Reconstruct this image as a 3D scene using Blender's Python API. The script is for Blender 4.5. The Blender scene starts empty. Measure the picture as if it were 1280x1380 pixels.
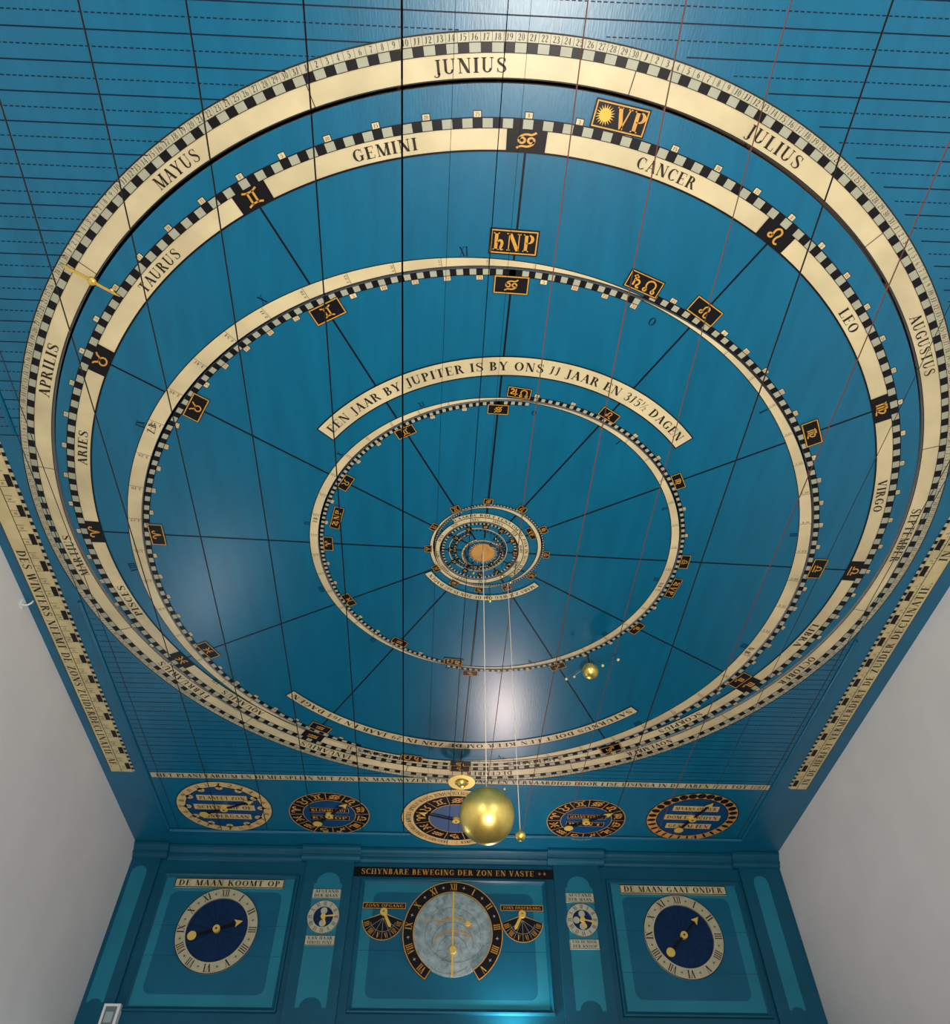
import bpy, math, random
from math import sin, cos, pi, radians as R, sqrt, atan2
from mathutils import Matrix, Vector

# ------------------------------------------------------------------ camera, world, lights
scn = bpy.context.scene
COL = scn.collection
ZCAM = 0.6                      # camera height above the floor
ZC = ZCAM + 2.4                 # underside of the painted ceiling
PITCH, YAW, ROLL, FPX = R(50.554), R(3.4907), R(-0.1422), 1018.11

def camera():
    f = Vector((sin(YAW)*cos(PITCH), cos(YAW)*cos(PITCH), sin(PITCH)))
    r = Vector((cos(YAW), -sin(YAW), 0.0)); u = r.cross(f)
    r2 = r*cos(ROLL)+u*sin(ROLL); u2 = -r*sin(ROLL)+u*cos(ROLL)
    m = Matrix((r2, u2, -f)).transposed().to_4x4(); m.translation = (0, 0, ZCAM)
    cd = bpy.data.cameras.new('camera'); cd.sensor_fit = 'HORIZONTAL'; cd.sensor_width = 36
    cd.lens = 36*FPX/1280; cd.clip_start = 0.02
    co = bpy.data.objects.new('camera', cd); COL.objects.link(co); co.matrix_world = m
    scn.camera = co
camera()

w = bpy.data.worlds.new('world'); scn.world = w; w.use_nodes = True
w.node_tree.nodes['Background'].inputs[0].default_value = (0.55, 0.62, 0.7, 1)
w.node_tree.nodes['Background'].inputs[1].default_value = 0.02
vs = scn.view_settings
vs.view_transform = 'Standard'; vs.look = 'None'; vs.gamma = 1; vs.exposure = 0.58
vs.use_curve_mapping = False

def area(name, loc, to, sx, sy, power, color, shape='RECTANGLE', spread=180):
    l = bpy.data.lights.new(name, 'AREA'); l.shape = shape; l.size = sx; l.size_y = sy
    l.energy = power; l.color = color; l.spread = R(spread)
    o = bpy.data.objects.new(name, l); COL.objects.link(o); o.location = loc
    o.rotation_euler = (Vector(to)-Vector(loc)).to_track_quat('-Z', 'Y').to_euler()
    return o
# Lights, all outside the picture, each on a side where the photograph shows its reflection:
#  lamp below the visitor (glare overhead at the top edge), lamp low on the far wall (warm glare before the gold globe),
#  window in the side wall (cool glare at the left), two windows in the wall behind (twin highlights on the gold globe)
area('lamp_near_offscreen', (0.38, 0.32, 0.12), (0.3, 0.8, 3.0), 0.3, 0.3, 54, (1.0, 0.93, 0.83), 'DISK')
area('lamp_far_wall_offscreen', (0.5, 4.76, 1.90), (0.42, 3.6, 3.0), 0.16, 0.10, 8.0, (1.0, 0.80, 0.72), 'DISK')
area('window_left_offscreen', (-1.88, 4.33, 1.25), (-0.9, 2.9, 3.0), 0.3, 0.6, 5.5, (0.80, 0.91, 1.0))
area('window_back_left_offscreen', (-1.2, -1.66, 1.8), (0.8, 3.2, 1.7), 0.8, 1.4, 22, (0.86, 0.94, 1.0))
area('window_back_right_offscreen', (1.7, -1.66, 1.8), (-0.8, 3.2, 1.7), 0.8, 1.4, 22, (0.86, 0.94, 1.0))

# ------------------------------------------------------------------ materials
MATS = {}
def mat(name, col, rough=0.5, metal=0.0, var=0.0, scale=8.0, bump=0.0, bscale=60.0, stretch=(1, 1, 1), coat=0.0, trans=0.0, coatr=0.2, spec=0.5):
    if name in MATS: return MATS[name]
    m = bpy.data.materials.new(name); m.use_nodes = True
    nt = m.node_tree; b = nt.nodes['Principled BSDF']
    b.inputs['Roughness'].default_value = rough; b.inputs['Metallic'].default_value = metal
    b.inputs['Coat Weight'].default_value = coat; b.inputs['Coat Roughness'].default_value = coatr
    b.inputs['Specular IOR Level'].default_value = spec
    if trans: b.inputs['Transmission Weight'].default_value = trans
    c = (*col, 1)
    geo = nt.nodes.new('ShaderNodeNewGeometry')
    mp = nt.nodes.new('ShaderNodeMapping'); mp.inputs['Scale'].default_value = stretch
    nt.links.new(geo.outputs['Position'], mp.inputs['Vector'])
    if var > 0:
        n = nt.nodes.new('ShaderNodeTexNoise'); n.inputs['Scale'].default_value = scale; n.inputs['Detail'].default_value = 6
        nt.links.new(mp.outputs[0], n.inputs['Vector'])
        rp = nt.nodes.new('ShaderNodeValToRGB')
        rp.color_ramp.elements[0].position = 0.3; rp.color_ramp.elements[1].position = 0.7
        rp.color_ramp.elements[0].color = (*[x*(1-var) for x in col], 1)
        rp.color_ramp.elements[1].color = (*[min(1, x*(1+var*0.6)) for x in col], 1)
        nt.links.new(n.outputs[0], rp.inputs[0]); nt.links.new(rp.outputs[0], b.inputs['Base Color'])
    else:
        b.inputs['Base Color'].default_value = c
    if bump > 0:
        n2 = nt.nodes.new('ShaderNodeTexNoise'); n2.inputs['Scale'].default_value = bscale; n2.inputs['Detail'].default_value = 4
        nt.links.new(mp.outputs[0], n2.inputs['Vector'])
        bp = nt.nodes.new('ShaderNodeBump'); bp.inputs['Strength'].default_value = bump; bp.inputs['Distance'].default_value = 0.003
        nt.links.new(n2.outputs[0], bp.inputs['Height']); nt.links.new(bp.outputs[0], b.inputs['Normal'])
    MATS[name] = m
    return m
BLUE = mat('ceiling_blue_paint', (0.0015, 0.126, 0.238), 0.32, var=0.12, scale=3.0, bump=0.10, bscale=30, stretch=(6, 0.9, 6))
OLDWOOD = mat('old_bare_wood', (0.07, 0.045, 0.03), 0.85)
BROWNGAP = mat('bare_wood_seam', (0.17, 0.055, 0.03), 0.8)
SLOTWALL = mat('slot_lining', (0.92, 0.88, 0.86), 0.33, 0.75)
FRAMEB = mat('frame_blue_paint', (0.0015, 0.126, 0.238), 0.36, var=0.12, scale=4)
CREAM = mat('cream_paint', (0.665, 0.555, 0.325), 0.42, var=0.2, scale=5)
IVORY = mat('ivory_paint', (0.50, 0.46, 0.31), 0.42, var=0.10, scale=20)
AGED = mat('yellowed_cream_paint', (0.64, 0.525, 0.27), 0.45, var=0.2, scale=8)
CHECKW = mat('check_ivory_paint', (0.38, 0.38, 0.28), 0.45, var=0.08, scale=20)
INK = mat('black_paint', (0.007, 0.006, 0.008), 0.4, spec=0.2)
INKBR = mat('brown_black_ink', (0.022, 0.016, 0.010), 0.5, spec=0.25)
NAVYINK = mat('navy_ink', (0.003, 0.010, 0.034), 0.5, spec=0.2)
REDINK = mat('red_ink', (0.30, 0.05, 0.02), 0.5)
GILT = mat('gilt_paint', (0.62, 0.31, 0.045), 0.4, var=0.15, scale=40)
OCHRE = mat('ochre_gilt_paint', (0.60, 0.30, 0.07), 0.45, var=0.2, scale=30)
GOLD = mat('polished_gold', (1.0, 0.74, 0.20), 0.36, 0.92, var=0.08, scale=60, bump=0.05, bscale=400)
GOLDP = mat('gold_leaf', (0.85, 0.58, 0.12), 0.35, 0.25, var=0.08, scale=50)
BRASS = mat('brass', (0.95, 0.62, 0.2), 0.32, 1.0)
PALEBALL = mat('pale_gilt', (0.85, 0.74, 0.35), 0.3, 0.4)
CORD = mat('cord_fibre', (0.75, 0.68, 0.55), 0.7)
DARKMETAL = mat('dark_metal', (0.05, 0.05, 0.05), 0.3, 0.8)
NAVY = mat('navy_paint', (0.002, 0.024, 0.085), 0.4, var=0.15, scale=20, spec=0.2)
DIALBLUE = mat('dial_blue_paint', (0.004, 0.055, 0.16), 0.4, spec=0.25)
SKYDISC = mat('pale_blue_disc_paint', (0.30, 0.40, 0.42), 0.5, var=0.35, scale=28)
SKYSWIRL = mat('grey_star_line_paint', (0.10, 0.15, 0.17), 0.5)
PLASTER = mat('white_plaster', (0.76, 0.755, 0.745), 0.85, var=0.04, scale=4, bump=0.15, bscale=140)
WALLB = mat('wainscot_blue', (0.002, 0.088, 0.155), 0.4, var=0.12, scale=5, spec=0.3)
WALLL = mat('light_blue_panel_paint', (0.012, 0.205, 0.30), 0.42, var=0.12, scale=5, spec=0.35)
WALLM = mat('mid_blue_field_paint', (0.003, 0.115, 0.205), 0.42, var=0.12, scale=5, spec=0.3)
WHITEP = mat('white_plastic', (0.8, 0.8, 0.78), 0.4)
GREYG = mat('grey_glass', (0.16, 0.19, 0.19), 0.15)
FLOORM = mat('floor_boards', (0.22, 0.13, 0.07), 0.5, var=0.3, scale=6, stretch=(6, 0.6, 1))

# ------------------------------------------------------------------ object helpers
def ob(name, verts, faces, material, parent=None, kind=None, label=None, category=None, group=None, smooth=False):
    me = bpy.data.meshes.new(name)
    if parent is not None:
        p = parent
        off = Vector((0, 0, 0))
        while p is not None:
            off += p.location; p = p.parent
        verts = [(v[0]-off.x, v[1]-off.y, v[2]-off.z) for v in verts]
    me.from_pydata(verts, [], faces); me.update()
    ms = material if isinstance(material, (list, tuple)) else [material]
    for m in ms: me.materials.append(m)
    if smooth: me.polygons.foreach_set('use_smooth', [True]*len(me.polygons))
    o = bpy.data.objects.new(name, me); COL.objects.link(o)
    if parent is not None: o.parent = parent
    if kind: o['kind'] = kind
    if label: o['label'] = label
    if category: o['category'] = category
    if group: o['group'] = group
    return o
def thing(name, label, category, loc, group=None):
    o = bpy.data.objects.new(name, None); COL.objects.link(o); o.location = loc
    o.empty_display_size = 0.05
    o['label'] = label; o['category'] = category
    if group: o['group'] = group
    return o
def boxmesh(x0, x1, y0, y1, z0, z1):
    v = [(x, y, z) for x in (x0, x1) for y in (y0, y1) for z in (z0, z1)]
    f = [(0, 1, 3, 2), (4, 6, 7, 5), (0, 4, 5, 1), (2, 3, 7, 6), (0, 2, 6, 4), (1, 5, 7, 3)]
    return v, f
def sphere(c, r, nu=32, nv=20, sz=1.0):
    v = [(c[0], c[1], c[2]+r*sz)]; f = []
    for j in range(1, nv):
        a = pi*j/nv
        for i in range(nu):
            b = 2*pi*i/nu; v.append((c[0]+r*sin(a)*cos(b), c[1]+r*sin(a)*sin(b), c[2]+r*cos(a)*sz))
    v.append((c[0], c[1], c[2]-r*sz))
    for i in range(nu): f.append((0, 1+i, 1+(i+1) % nu))
    for j in range(nv-2):
        for i in range(nu):
            a = 1+j*nu+i; b = 1+j*nu+(i+1) % nu; f.append((a, a+nu, b+nu, b))
    n = len(v)-1; k = 1+(nv-2)*nu
    for i in range(nu): f.append((k+i, n, k+(i+1) % nu))
    return v, f
def tube(p, q, r, n=8):
    p = Vector(p); q = Vector(q); d = (q-p).normalized()
    a = d.orthogonal().normalized(); b = d.cross(a)
    v = []; f = []
    for e in (p, q):
        for i in range(n):
            t = 2*pi*i/n; v.append(tuple(e+(a*cos(t)+b*sin(t))*r))
    for i in range(n): f.append((i, (i+1) % n, n+(i+1) % n, n+i))
    f.append(tuple(range(n))[::-1]); f.append(tuple(range(n, 2*n)))
    return v, f

# ------------------------------------------------------------------ lettering (own alphabet, thick and thin strokes with serifs)
T, TH = 0.20, 0.06
class G:
    def __init__(s, w): s.w = w; s.p = []
    def rect(s, x0, y0, x1, y1): s.p.append([(x0, y0), (x1, y0), (x1, y1), (x0, y1)]); return s
    def sl(s, x0, y0, x1, y1, w):
        q = [(x0-w/2, y0), (x0+w/2, y0), (x1+w/2, y1), (x1-w/2, y1)]
        s.p.append(q if y1 > y0 else q[::-1]); return s
    def sf(s, x, y, h=0.15): return s.rect(x-h, y, x+h, y+TH)
    def st(s, x, w=T, y0=0, y1=1, b=1, t=1):
        s.rect(x-w/2, y0, x+w/2, y1)
        if b: s.sf(x, y0, w/2+.08)
        if t: s.sf(x, y1-TH, w/2+.08)
        return s
    def arc(s, cx, cy, rx, ry, a0, a1, tt=T, th=TH, n=12):
        k = max(3, int(n*abs(a1-a0)/180))
        for i in range(k):
            a = R(a0+(a1-a0)*i/k); b = R(a0+(a1-a0)*(i+1)/k)
            s.p.append([(cx+(rx-tt)*cos(a), cy+(ry-th)*sin(a)), (cx+rx*cos(a), cy+ry*sin(a)), (cx+rx*cos(b), cy+ry*sin(b)), (cx+(rx-tt)*cos(b), cy+(ry-th)*sin(b))])
        return s
    def path(s, pts, ws, sub=4):
        P, W = smooth(pts, ws, sub)
        s.p += strokepolys(P, W); return s
def smooth(pts, ws, sub):
    if not isinstance(ws, (list, tuple)): ws = [ws]*len(pts)
    if sub <= 1: return pts, ws
    out = []; ow = []
    n = len(pts)
    for i in range(n-1):
        p0 = pts[max(0, i-1)]; p1 = pts[i]; p2 = pts[i+1]; p3 = pts[min(n-1, i+2)]
        for k in range(sub):
            t = k/sub
            out.append(tuple(0.5*((2*p1[j])+(-p0[j]+p2[j])*t+(2*p0[j]-5*p1[j]+4*p2[j]-p3[j])*t*t+(-p0[j]+3*p1[j]-3*p2[j]+p3[j])*t**3) for j in (0, 1)))
            ow.append(ws[i]*(1-t)+ws[i+1]*t)
    out.append(pts[-1]); ow.append(ws[-1])
    return out, ow
def strokepolys(P, W, closed=False):
    n = len(P); L = []; Rr = []
    for i in range(n):
        a = P[(i-1) % n] if (i > 0 or closed) else P[i]
        b = P[(i+1) % n] if (i < n-1 or closed) else P[i]
        dx, dy = b[0]-a[0], b[1]-a[1]; l = math.hypot(dx, dy) or 1
        nx, ny = -dy/l*W[i]/2, dx/l*W[i]/2
        L.append((P[i][0]+nx, P[i][1]+ny)); Rr.append((P[i][0]-nx, P[i][1]-ny))
    m = n if closed else n-1
    return [[Rr[i], Rr[(i+1) % n], L[(i+1) % n], L[i]] for i in range(m)]
FONT = {}
def mkfont():
    F = FONT
    F['A'] = G(.84).sl(.12, 0, .44, 1, TH*1.2).sl(.72, 0, .42, 1, T*1.1).rect(.24, .32, .62, .37).sf(.12, 0, .12).sf(.72, 0, .14)
    F['B'] = G(.78).st(.2).arc(.32, .745, .30, .255, -90, 90).arc(.32, .27, .36, .27, -90, 90).rect(.2, .95, .34, 1).rect(.2, .49, .34, .54).rect(.2, 0, .34, .05)
    F['C'] = G(.82).arc(.46, .5, .41, .5, 48, 312).rect(.71, .66, .75, .96).rect(.71, .1, .745, .2)
    F['D'] = G(.88).st(.2).arc(.34, .5, .48, .5, -90, 90).rect(.2, .95, .35, 1).rect(.2, 0, .35, .05)
    F['E'] = G(.76).st(.2).rect(.2, .95, .68, 1).rect(.2, .48, .52, .53).rect(.2, 0, .7, .05).rect(.64, .76, .68, 1).rect(.49, .38, .53, .62).rect(.66, 0, .7, .26)
    F['F'] = G(.72).st(.2).rect(.2, .95, .68, 1).rect(.2, .48, .52, .53).rect(.64, .74, .68, 1).rect(.49, .38, .53, .62)
    F['G'] = G(.88).arc(.46, .5, .41, .5, 48, 318).rect(.71, .66, .75, .96).rect(.62, .06, .79, .42).rect(.54, .40, .87, .45)
    F['H'] = G(.94).st(.2).st(.74).rect(.2, .48, .74, .53)
    F['I'] = G(.42).st(.21)
    F['J'] = G(.5).rect(.24, .02, .41, 1).sf(.325, .95, .165).path([(.36, .12), (.33, -.06), (.22, -.15), (.08, -.13), (.04, -.03)], [.16, .12, .06, .06, .1])
    F['K'] = G(.88).st(.2).sl(.28, .40, .68, 1, TH*1.3).sl(.74, 0, .44, .62, T*1.1).sf(.68, .95, .13).sf(.74, 0, .14)
    F['L'] = G(.72).st(.2).rect(.2, 0, .68, .05).rect(.64, 0, .68, .3)
    F['M'] = G(1.06).st(.16, TH, t=0).st(.88, T).sl(.54, 0, .2, 1, T).sl(.54, 0, .86, 1, TH*1.2).sf(.13, .95, .1)
    F['N'] = G(.92).st(.16, TH, t=0).st(.76, TH, b=0).sl(.72, 0, .2, 1, T*1.15).sf(.12, .95, .12)
    F['O'] = G(.92).arc(.46, .5, .42, .5, 0, 360)
    F['P'] = G(.74).st(.2).arc(.32, .73, .36, .27, -90, 90).rect(.2, .95, .34, 1).rect(.2, .46, .34, .51)
    F['Q'] = G(.92).arc(.46, .5, .42, .5, 0, 360).path([(.4, .1), (.6, -.05), (.86, -.12)], [.05, .12, .05])
    F['R'] = G(.86).st(.2).arc(.32, .745, .33, .255, -90, 90).rect(.2, .95, .34, 1).rect(.2, .49, .36, .54).sl(.74, 0, .44, .52, T).sf(.74, 0, .12)
    F['S'] = G(.7).path([(.60, .72), (.55, .90), (.38, .97), (.2, .91), (.14, .76), (.24, .62), (.42, .5), (.57, .37), (.62, .24), (.54, .08), (.36, .025), (.18, .09), (.11, .28)], [.04, .05, .05, .1, .14, .17, .18, .17, .14, .09, .05, .05, .04], 3).rect(.58, .68, .62, .97).rect(.09, .03, .13, .32)
    F['T'] = G(.82).st(.41).rect(.05, .95, .77, 1).rect(.05, .72, .09, 1).rect(.73, .72, .77, 1)
    F['U'] = G(.92).rect(.13, .25, .30, 1).sf(.215, .95, .165).rect(.70, .25, .75, 1).sf(.725, .95, .12).arc(.44, .3, .31, .3, 180, 360, T*.8, TH*1.3)
    F['V'] = G(.84).sl(.43, 0, .16, 1, T*1.05).sl(.43, 0, .7, 1, TH*1.2).sf(.16, .95, .15).sf(.7, .95, .11)
    F['W'] = G(1.24).sl(.40, 0, .14, 1, T).sl(.40, 0, .62, 1, TH*1.2).sl(.84, 0, .60, 1, T).sl(.84, 0, 1.1, 1, TH*1.2).sf(.14, .95, .14).sf(.6, .95, .12).sf(1.1, .95, .1)
    F['X'] = G(.86).sl(.72, 0, .16, 1, T*1.1).sl(.14, 0, .7, 1, TH*1.3).sf(.72, 0, .13).sf(.14, 0, .12).sf(.16, .95, .13).sf(.7, .95, .12)
    F['Y'] = G(.84).sl(.42, .42, .15, 1, T).sl(.42, .42, .7, 1, TH*1.3).st(.42, T, 0, .46, 1, 0).sf(.15, .95, .14).sf(.7, .95, .11)
    F['Z'] = G(.78).rect(.08, .95, .66, 1).rect(.06, 0, .70, .05).sl(.16, .02, .58, .98, T*1.1).rect(.08, .74, .12, 1).rect(.66, 0, .70, .26)
    F['h'] = G(.74).st(.2).path([(.24, .42), (.4, .56), (.54, .5), (.56, .34), (.5, .16), (.52, .04), (.66, .05)], [.05, .12, .17, .17, .16, .1, .05])
    F['0'] = G(.62).arc(.31, .5, .26, .5, 0, 360, .13, .05)
    F['1'] = G(.44).path([(.34, .97), (.27, .7), (.24, .4), (.2, .12), (.1, .02), (.03, .1)], [.06, .14, .15, .13, .06, .07]).path([(.12, .78), (.2, .92), (.34, .97)], [.04, .06, .08])
    F['2'] = G(.6).path([(.1, .74), (.16, .93), (.32, .97), (.47, .86), (.47, .68), (.34, .44), (.08, .06)], [.1, .06, .07, .14, .15, .1, .05]).path([(.08, .06), (.25, .12), (.4, .04), (.54, .14)], [.06, .13, .13, .05])
    F['3'] = G(.58).path([(.08, .82), (.2, .96), (.38, .93), (.44, .76), (.34, .58), (.2, .53)], [.08, .06, .1, .15, .1, .05]).path([(.2, .53), (.4, .48), (.48, .28), (.38, .06), (.18, .02), (.07, .16)], [.05, .1, .17, .1, .05, .1])
    F['4'] = G(.62).rect(.34, 0, .47, 1).sl(.06, .28, .4, 1, .05).rect(.05, .26, .58, .31).sf(.405, 0, .13)
    F['5'] = G(.58).rect(.12, .54, .17, .98).rect(.12, .9, .5, .99).path([(.14, .54), (.32, .62), (.46, .5), (.47, .28), (.36, .06), (.18, .02), (.07, .14)], [.04, .08, .14, .16, .1, .05, .1])
    F['6'] = G(.6).arc(.31, .29, .25, .29, 0, 360, .13, .05).path([(.46, .94), (.28, .86), (.14, .62), (.12, .34)], [.06, .06, .1, .13])
    F['7'] = G(.56).rect(.06, .9, .5, .99).path([(.48, .94), (.36, .6), (.24, .3), (.22, .0)], [.05, .07, .13, .16]).rect(.06, .78, .1, .99)
    F['8'] = G(.6).arc(.3, .75, .21, .25, 0, 360, .11, .05).arc(.3, .27, .25, .27, 0, 360, .13, .05)
    F['9'] = G(.6).arc(.3, .70, .25, .3, 0, 360, .13, .05).path([(.15, .06), (.32, .14), (.46, .4), (.48, .66)], [.06, .06, .1, .13])
    F[' '] = G(.36)
    F['.'] = G(.3).rect(.07, 0, .21, .14)
    F[':'] = G(.3).rect(.07, 0, .21, .14).rect(.07, .5, .21, .64)
    F["'"] = G(.26).rect(.08, .7, .18, 1)
    F['/'] = G(.4).sl(.05, -.05, .35, 1.05, .06)
    F['*'] = G(.8).path([(.1, .5), (.4, .5), (.7, .5)], [.02, .2, .02], 2).path([(.4, .15), (.4, .5), (.4, .85)], [.02, .2, .02], 2)
mkfont()
def circ_pts(cx, cy, r, a0=0, a1=360, n=14): return [(cx+r*cos(R(a0+(a1-a0)*i/n)), cy+r*sin(R(a0+(a1-a0)*i/n))) for i in range(n+1)]
SIGN = {  # zodiac signs and planet signs as centre lines in a unit box
 'aries': [[(.08, .62), (.04, .8), (.16, .95), (.32, .86), (.42, .55), (.5, .05), (.58, .55), (.68, .86), (.84, .95), (.96, .8), (.92, .62)]],
 'taurus': [circ_pts(.5, .32, .28), [(.06, .98), (.22, .86), (.32, .66), (.5, .6), (.68, .66), (.78, .86), (.94, .98)]],
 'gemini': [[(.34, .1), (.34, .9)], [(.66, .1), (.66, .9)], [(.06, .98), (.3, .88), (.5, .86), (.7, .88), (.94, .98)], [(.06, .02), (.3, .12), (.5, .14), (.7, .12), (.94, .02)]],
 'cancer': [circ_pts(.26, .5, .16), circ_pts(.74, .5, .16), [(.1, .55), (.2, .74), (.45, .86), (.75, .84), (.98, .98)], [(.9, .45), (.8, .26), (.55, .14), (.25, .16), (.02, .02)]],
 'leo': [circ_pts(.22, .32, .13), [(.33, .38), (.3, .62), (.34, .85), (.52, .97), (.7, .86), (.72, .65), (.62, .4), (.62, .15), (.75, .03), (.9, .1)]],
 'virgo': [[(.05, .85), (.14, .9), (.16, .1)], [(.16, .7), (.28, .92), (.36, .8), (.36, .1)], [(.36, .7), (.48, .92), (.56, .8), (.56, .25), (.66, .08), (.9, .02)], [(.56, .6), (.72, .75), (.86, .6), (.78, .35), (.5, .08)]],
 'libra': [[(.05, .1), (.95, .1)], [(.05, .38), (.36, .38), (.26, .6), (.34, .85), (.5, .93), (.66, .85), (.74, .6), (.64, .38), (.95, .38)]],
 'scorpio': [[(.05, .85), (.14, .9), (.16, .15)], [(.16, .7), (.28, .92), (.36, .8), (.36, .15)], [(.36, .7), (.48, .92), (.56, .8), (.56, .25), (.68, .1), (.94, .24)], [(.82, .3), (.95, .24), (.9, .06)]],
 'sagittarius': [[(.08, .06), (.92, .94)], [(.5, .94), (.92, .94), (.92, .5)], [(.12, .5), (.5, .12)]],
 'capricorn': [[(.06, .92), (.2, .85), (.28, .3), (.34, .75), (.48, .92), (.56, .7), (.54, .3), (.42, .04)], circ_pts(.72, .36, .17)],
 'aquarius': [[(.04, .55), (.22, .78), (.34, .6), (.52, .8), (.64, .62), (.82, .8), (.96, .66)], [(.04, .2), (.22, .43), (.34, .25), (.52, .45), (.64, .27), (.82, .45), (.96, .31)]],
 'pisces': [[(.12, .98), (.32, .75), (.36, .5), (.32, .25), (.12, .02)], [(.88, .98), (.68, .75), (.64, .5), (.68, .25), (.88, .02)], [(.1, .5), (.9, .5)]],
 'saturn': [[(.3, .98), (.3, .1)], [(.12, .82), (.5, .82)], [(.3, .5), (.5, .62), (.68, .5), (.66, .3), (.56, .14), (.64, .02), (.8, .06)]],
 'jupiter': [[(.1, .8), (.25, .96), (.42, .85), (.4, .6), (.1, .3), (.9, .3)], [(.66, .95), (.66, .02)]],
 'node': [circ_pts(.18, .14, .12), circ_pts(.82, .14, .12), [(.28, .22), (.16, .5), (.22, .8), (.5, .95), (.78, .8), (.84, .5), (.72, .22)]],
}
def signpolys(nm, w=.1):
    out = []
    for pl in SIGN[nm]:
        P, W = smooth(pl, w, 1 if len(pl) <= 3 or len(pl) == 15 else 3)
        out += strokepolys(P, W)
    return out
FONT['%s'] = G(1.0); FONT['%s'].p = signpolys('saturn', .14)
FONT['%j'] = G(1.0); FONT['%j'].p = signpolys('jupiter', .14)
FONT['%n'] = G(1.05); FONT['%n'].p = signpolys('node', .12)
def frac(top, bot):
    g = G(.72)
    for c, x, y in ((top, .02, .5), (bot, .40, -.02)): g.p += [[(x+a*.5, y+q*.5) for a, q in p] for p in FONT[c].p]
    return g.sl(.12, .05, .58, .95, .05)
FONT['½'] = frac('1', '2'); FONT['¼'] = frac('1', '4')
def toks(s):
    o = []; i = 0
    while i < len(s):
        if s[i] == '%': o.append(s[i:i+2]); i += 2
        else: o.append(s[i]); i += 1
    return o
def textpolys(s, h, width=None, gap=.08, sx=1.0):
    """polygons of a line of lettering, centred on x, standing on y = 0, cap height h"""
    out = []; x = 0
    for c in toks(s):
        g = FONT[c]
        for p in g.p: out.append([(x+a, b) for a, b in p])
        x += g.w+gap
    x -= gap
    k = h*sx
    if width: k = width/x
    return [[((a-x/2)*k, b*h) for a, b in p] for p in out]

def textwords(s, h, width=None, gap=.08, sx=1.0):
    """the same line of lettering, one list of polygons for each word"""
    x = 0; words = [[]]
    for c in toks(s):
        g = FONT[c]
        if c == ' ': words.append([])
        for p in g.p: words[-1].append([(x+a, b) for a, b in p])
        x += g.w+gap
    x -= gap
    k = width/x if width else h*sx
    return [[[((a-x/2)*k, b*h) for a, b in p] for p in w_] for w_ in words if w_]

# ------------------------------------------------------------------ flat painting on ceiling and wall
SEAMS = [(-1.635, .004, 0), (-1.581, .0035, 0), (-1.315, .005, 0), (-1.029, .005, 0), (-.745, .005, 0), (-.436, .005, 0), (-.176, .006, 0), (-.034, .0013, 0),
         (.105, .0028, 0), (.166, .0011, 0), (.315, .0036, 1), (.574, .0042, 1), (.852, .0036, 1), (1.12, .0055, 0), (1.427, .0048, 1), (1.66, .003, 0), (1.953, .004, 0), (1.98, .004, 0)]
def ceil_map(u, v, d): return (u, -v, ZC-d)
def wall_map(x, z, d): return (x, 4.85-0.02*x-d, ZC+z)
def clipx(p, x, keep_left):
    out = []; n = len(p)
    for i in range(n):
        a = p[i]; b = p[(i+1) % n]
        ia = (a[0] <= x) if keep_left else (a[0] >= x); ib = (b[0] <= x) if keep_left else (b[0] >= x)
        if ia: out.append(a)
        if ia != ib:
            t = (x-a[0])/(b[0]-a[0]); out.append((x, a[1]+t*(b[1]-a[1])))
    return out
def cutseams(polys):
    for x, wd, _ in SEAMS:
        lo, hi = x-wd/2, x+wd/2; out = []
        for p in polys:
            mn = min(q[0] for q in p); mx = max(q[0] for q in p)
            if mx <= lo or mn >= hi: out.append(p); continue
            if mn < lo:
                q = clipx(p, lo, True)
                if len(q) > 2: out.append(q)
            if mx > hi:
                q = clipx(p, hi, False)
                if len(q) > 2: out.append(q)
        polys = out
    return polys
LAYER = 0.0007
def area2(p): return sum(p[i][0]*p[(i+1) % len(p)][1]-p[(i+1) % len(p)][0]*p[i][1] for i in range(len(p)))
def paint(name, polys, material, layer, parent=None, mp=ceil_map, base=0.0, **kw):
    if mp is ceil_map and base < 0.002: polys = cutseams(polys)
    v = []; f = []; d = base+LAYER*layer
    for p in polys:
        a = area2(p)
        if abs(a) < 1e-10: continue
        if a < 0: p = p[::-1]
        k = len(v); v += [mp(a_, b_, d) for a_, b_ in p]; f.append(tuple(range(k, k+len(p))))
    return ob(name, v, f, material, parent, **kw)
def paint_multi(name, sets, parent=None, mp=ceil_map, base=0.0, **kw):
    """one painted mark made of several colours: sets of (polygons, material, layer)"""
    v = []; f = []; mi = []; ms = []
    for polys, m, layer in sets:
        if mp is ceil_map and base < 0.002: polys = cutseams(polys)
        if m not in ms: ms.append(m)
        for p in polys:
            a = area2(p)
            if abs(a) < 1e-10: continue
            if a < 0: p = p[::-1]
            k = len(v); v += [mp(a_, b_, base+LAYER*layer) for a_, b_ in p]; f.append(tuple(range(k, k+len(p)))); mi.append(ms.index(m))
    o = ob(name, v, f, ms, parent, **kw)
    o.data.polygons.foreach_set('material_index', mi)
    return o
def paint_each(name, polys, material, layer, parent=None, mp=ceil_map, base=0.0):
    for p in polys: paint(name, [p], material, layer, parent, mp, base)
def stuff(o): o['kind'] = 'stuff'; return o
def slab(name, outline, material, d0, d1, parent=None, mp=ceil_map, **kw):
    """convex outline extruded from depth d0 (at the surface) to d1 (towards the room)"""
    if area2(outline) < 0: outline = outline[::-1]
    n = len(outline)
    v = [mp(a, b, d1) for a, b in outline]+[mp(a, b, d0) for a, b in outline]
    f = [tuple(range(n)), tuple(range(2*n-1, n-1, -1))]+[(i, n+i, n+(i+1) % n, (i+1) % n) for i in range(n)]
    return ob(name, v, f, material, parent, **kw)
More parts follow.
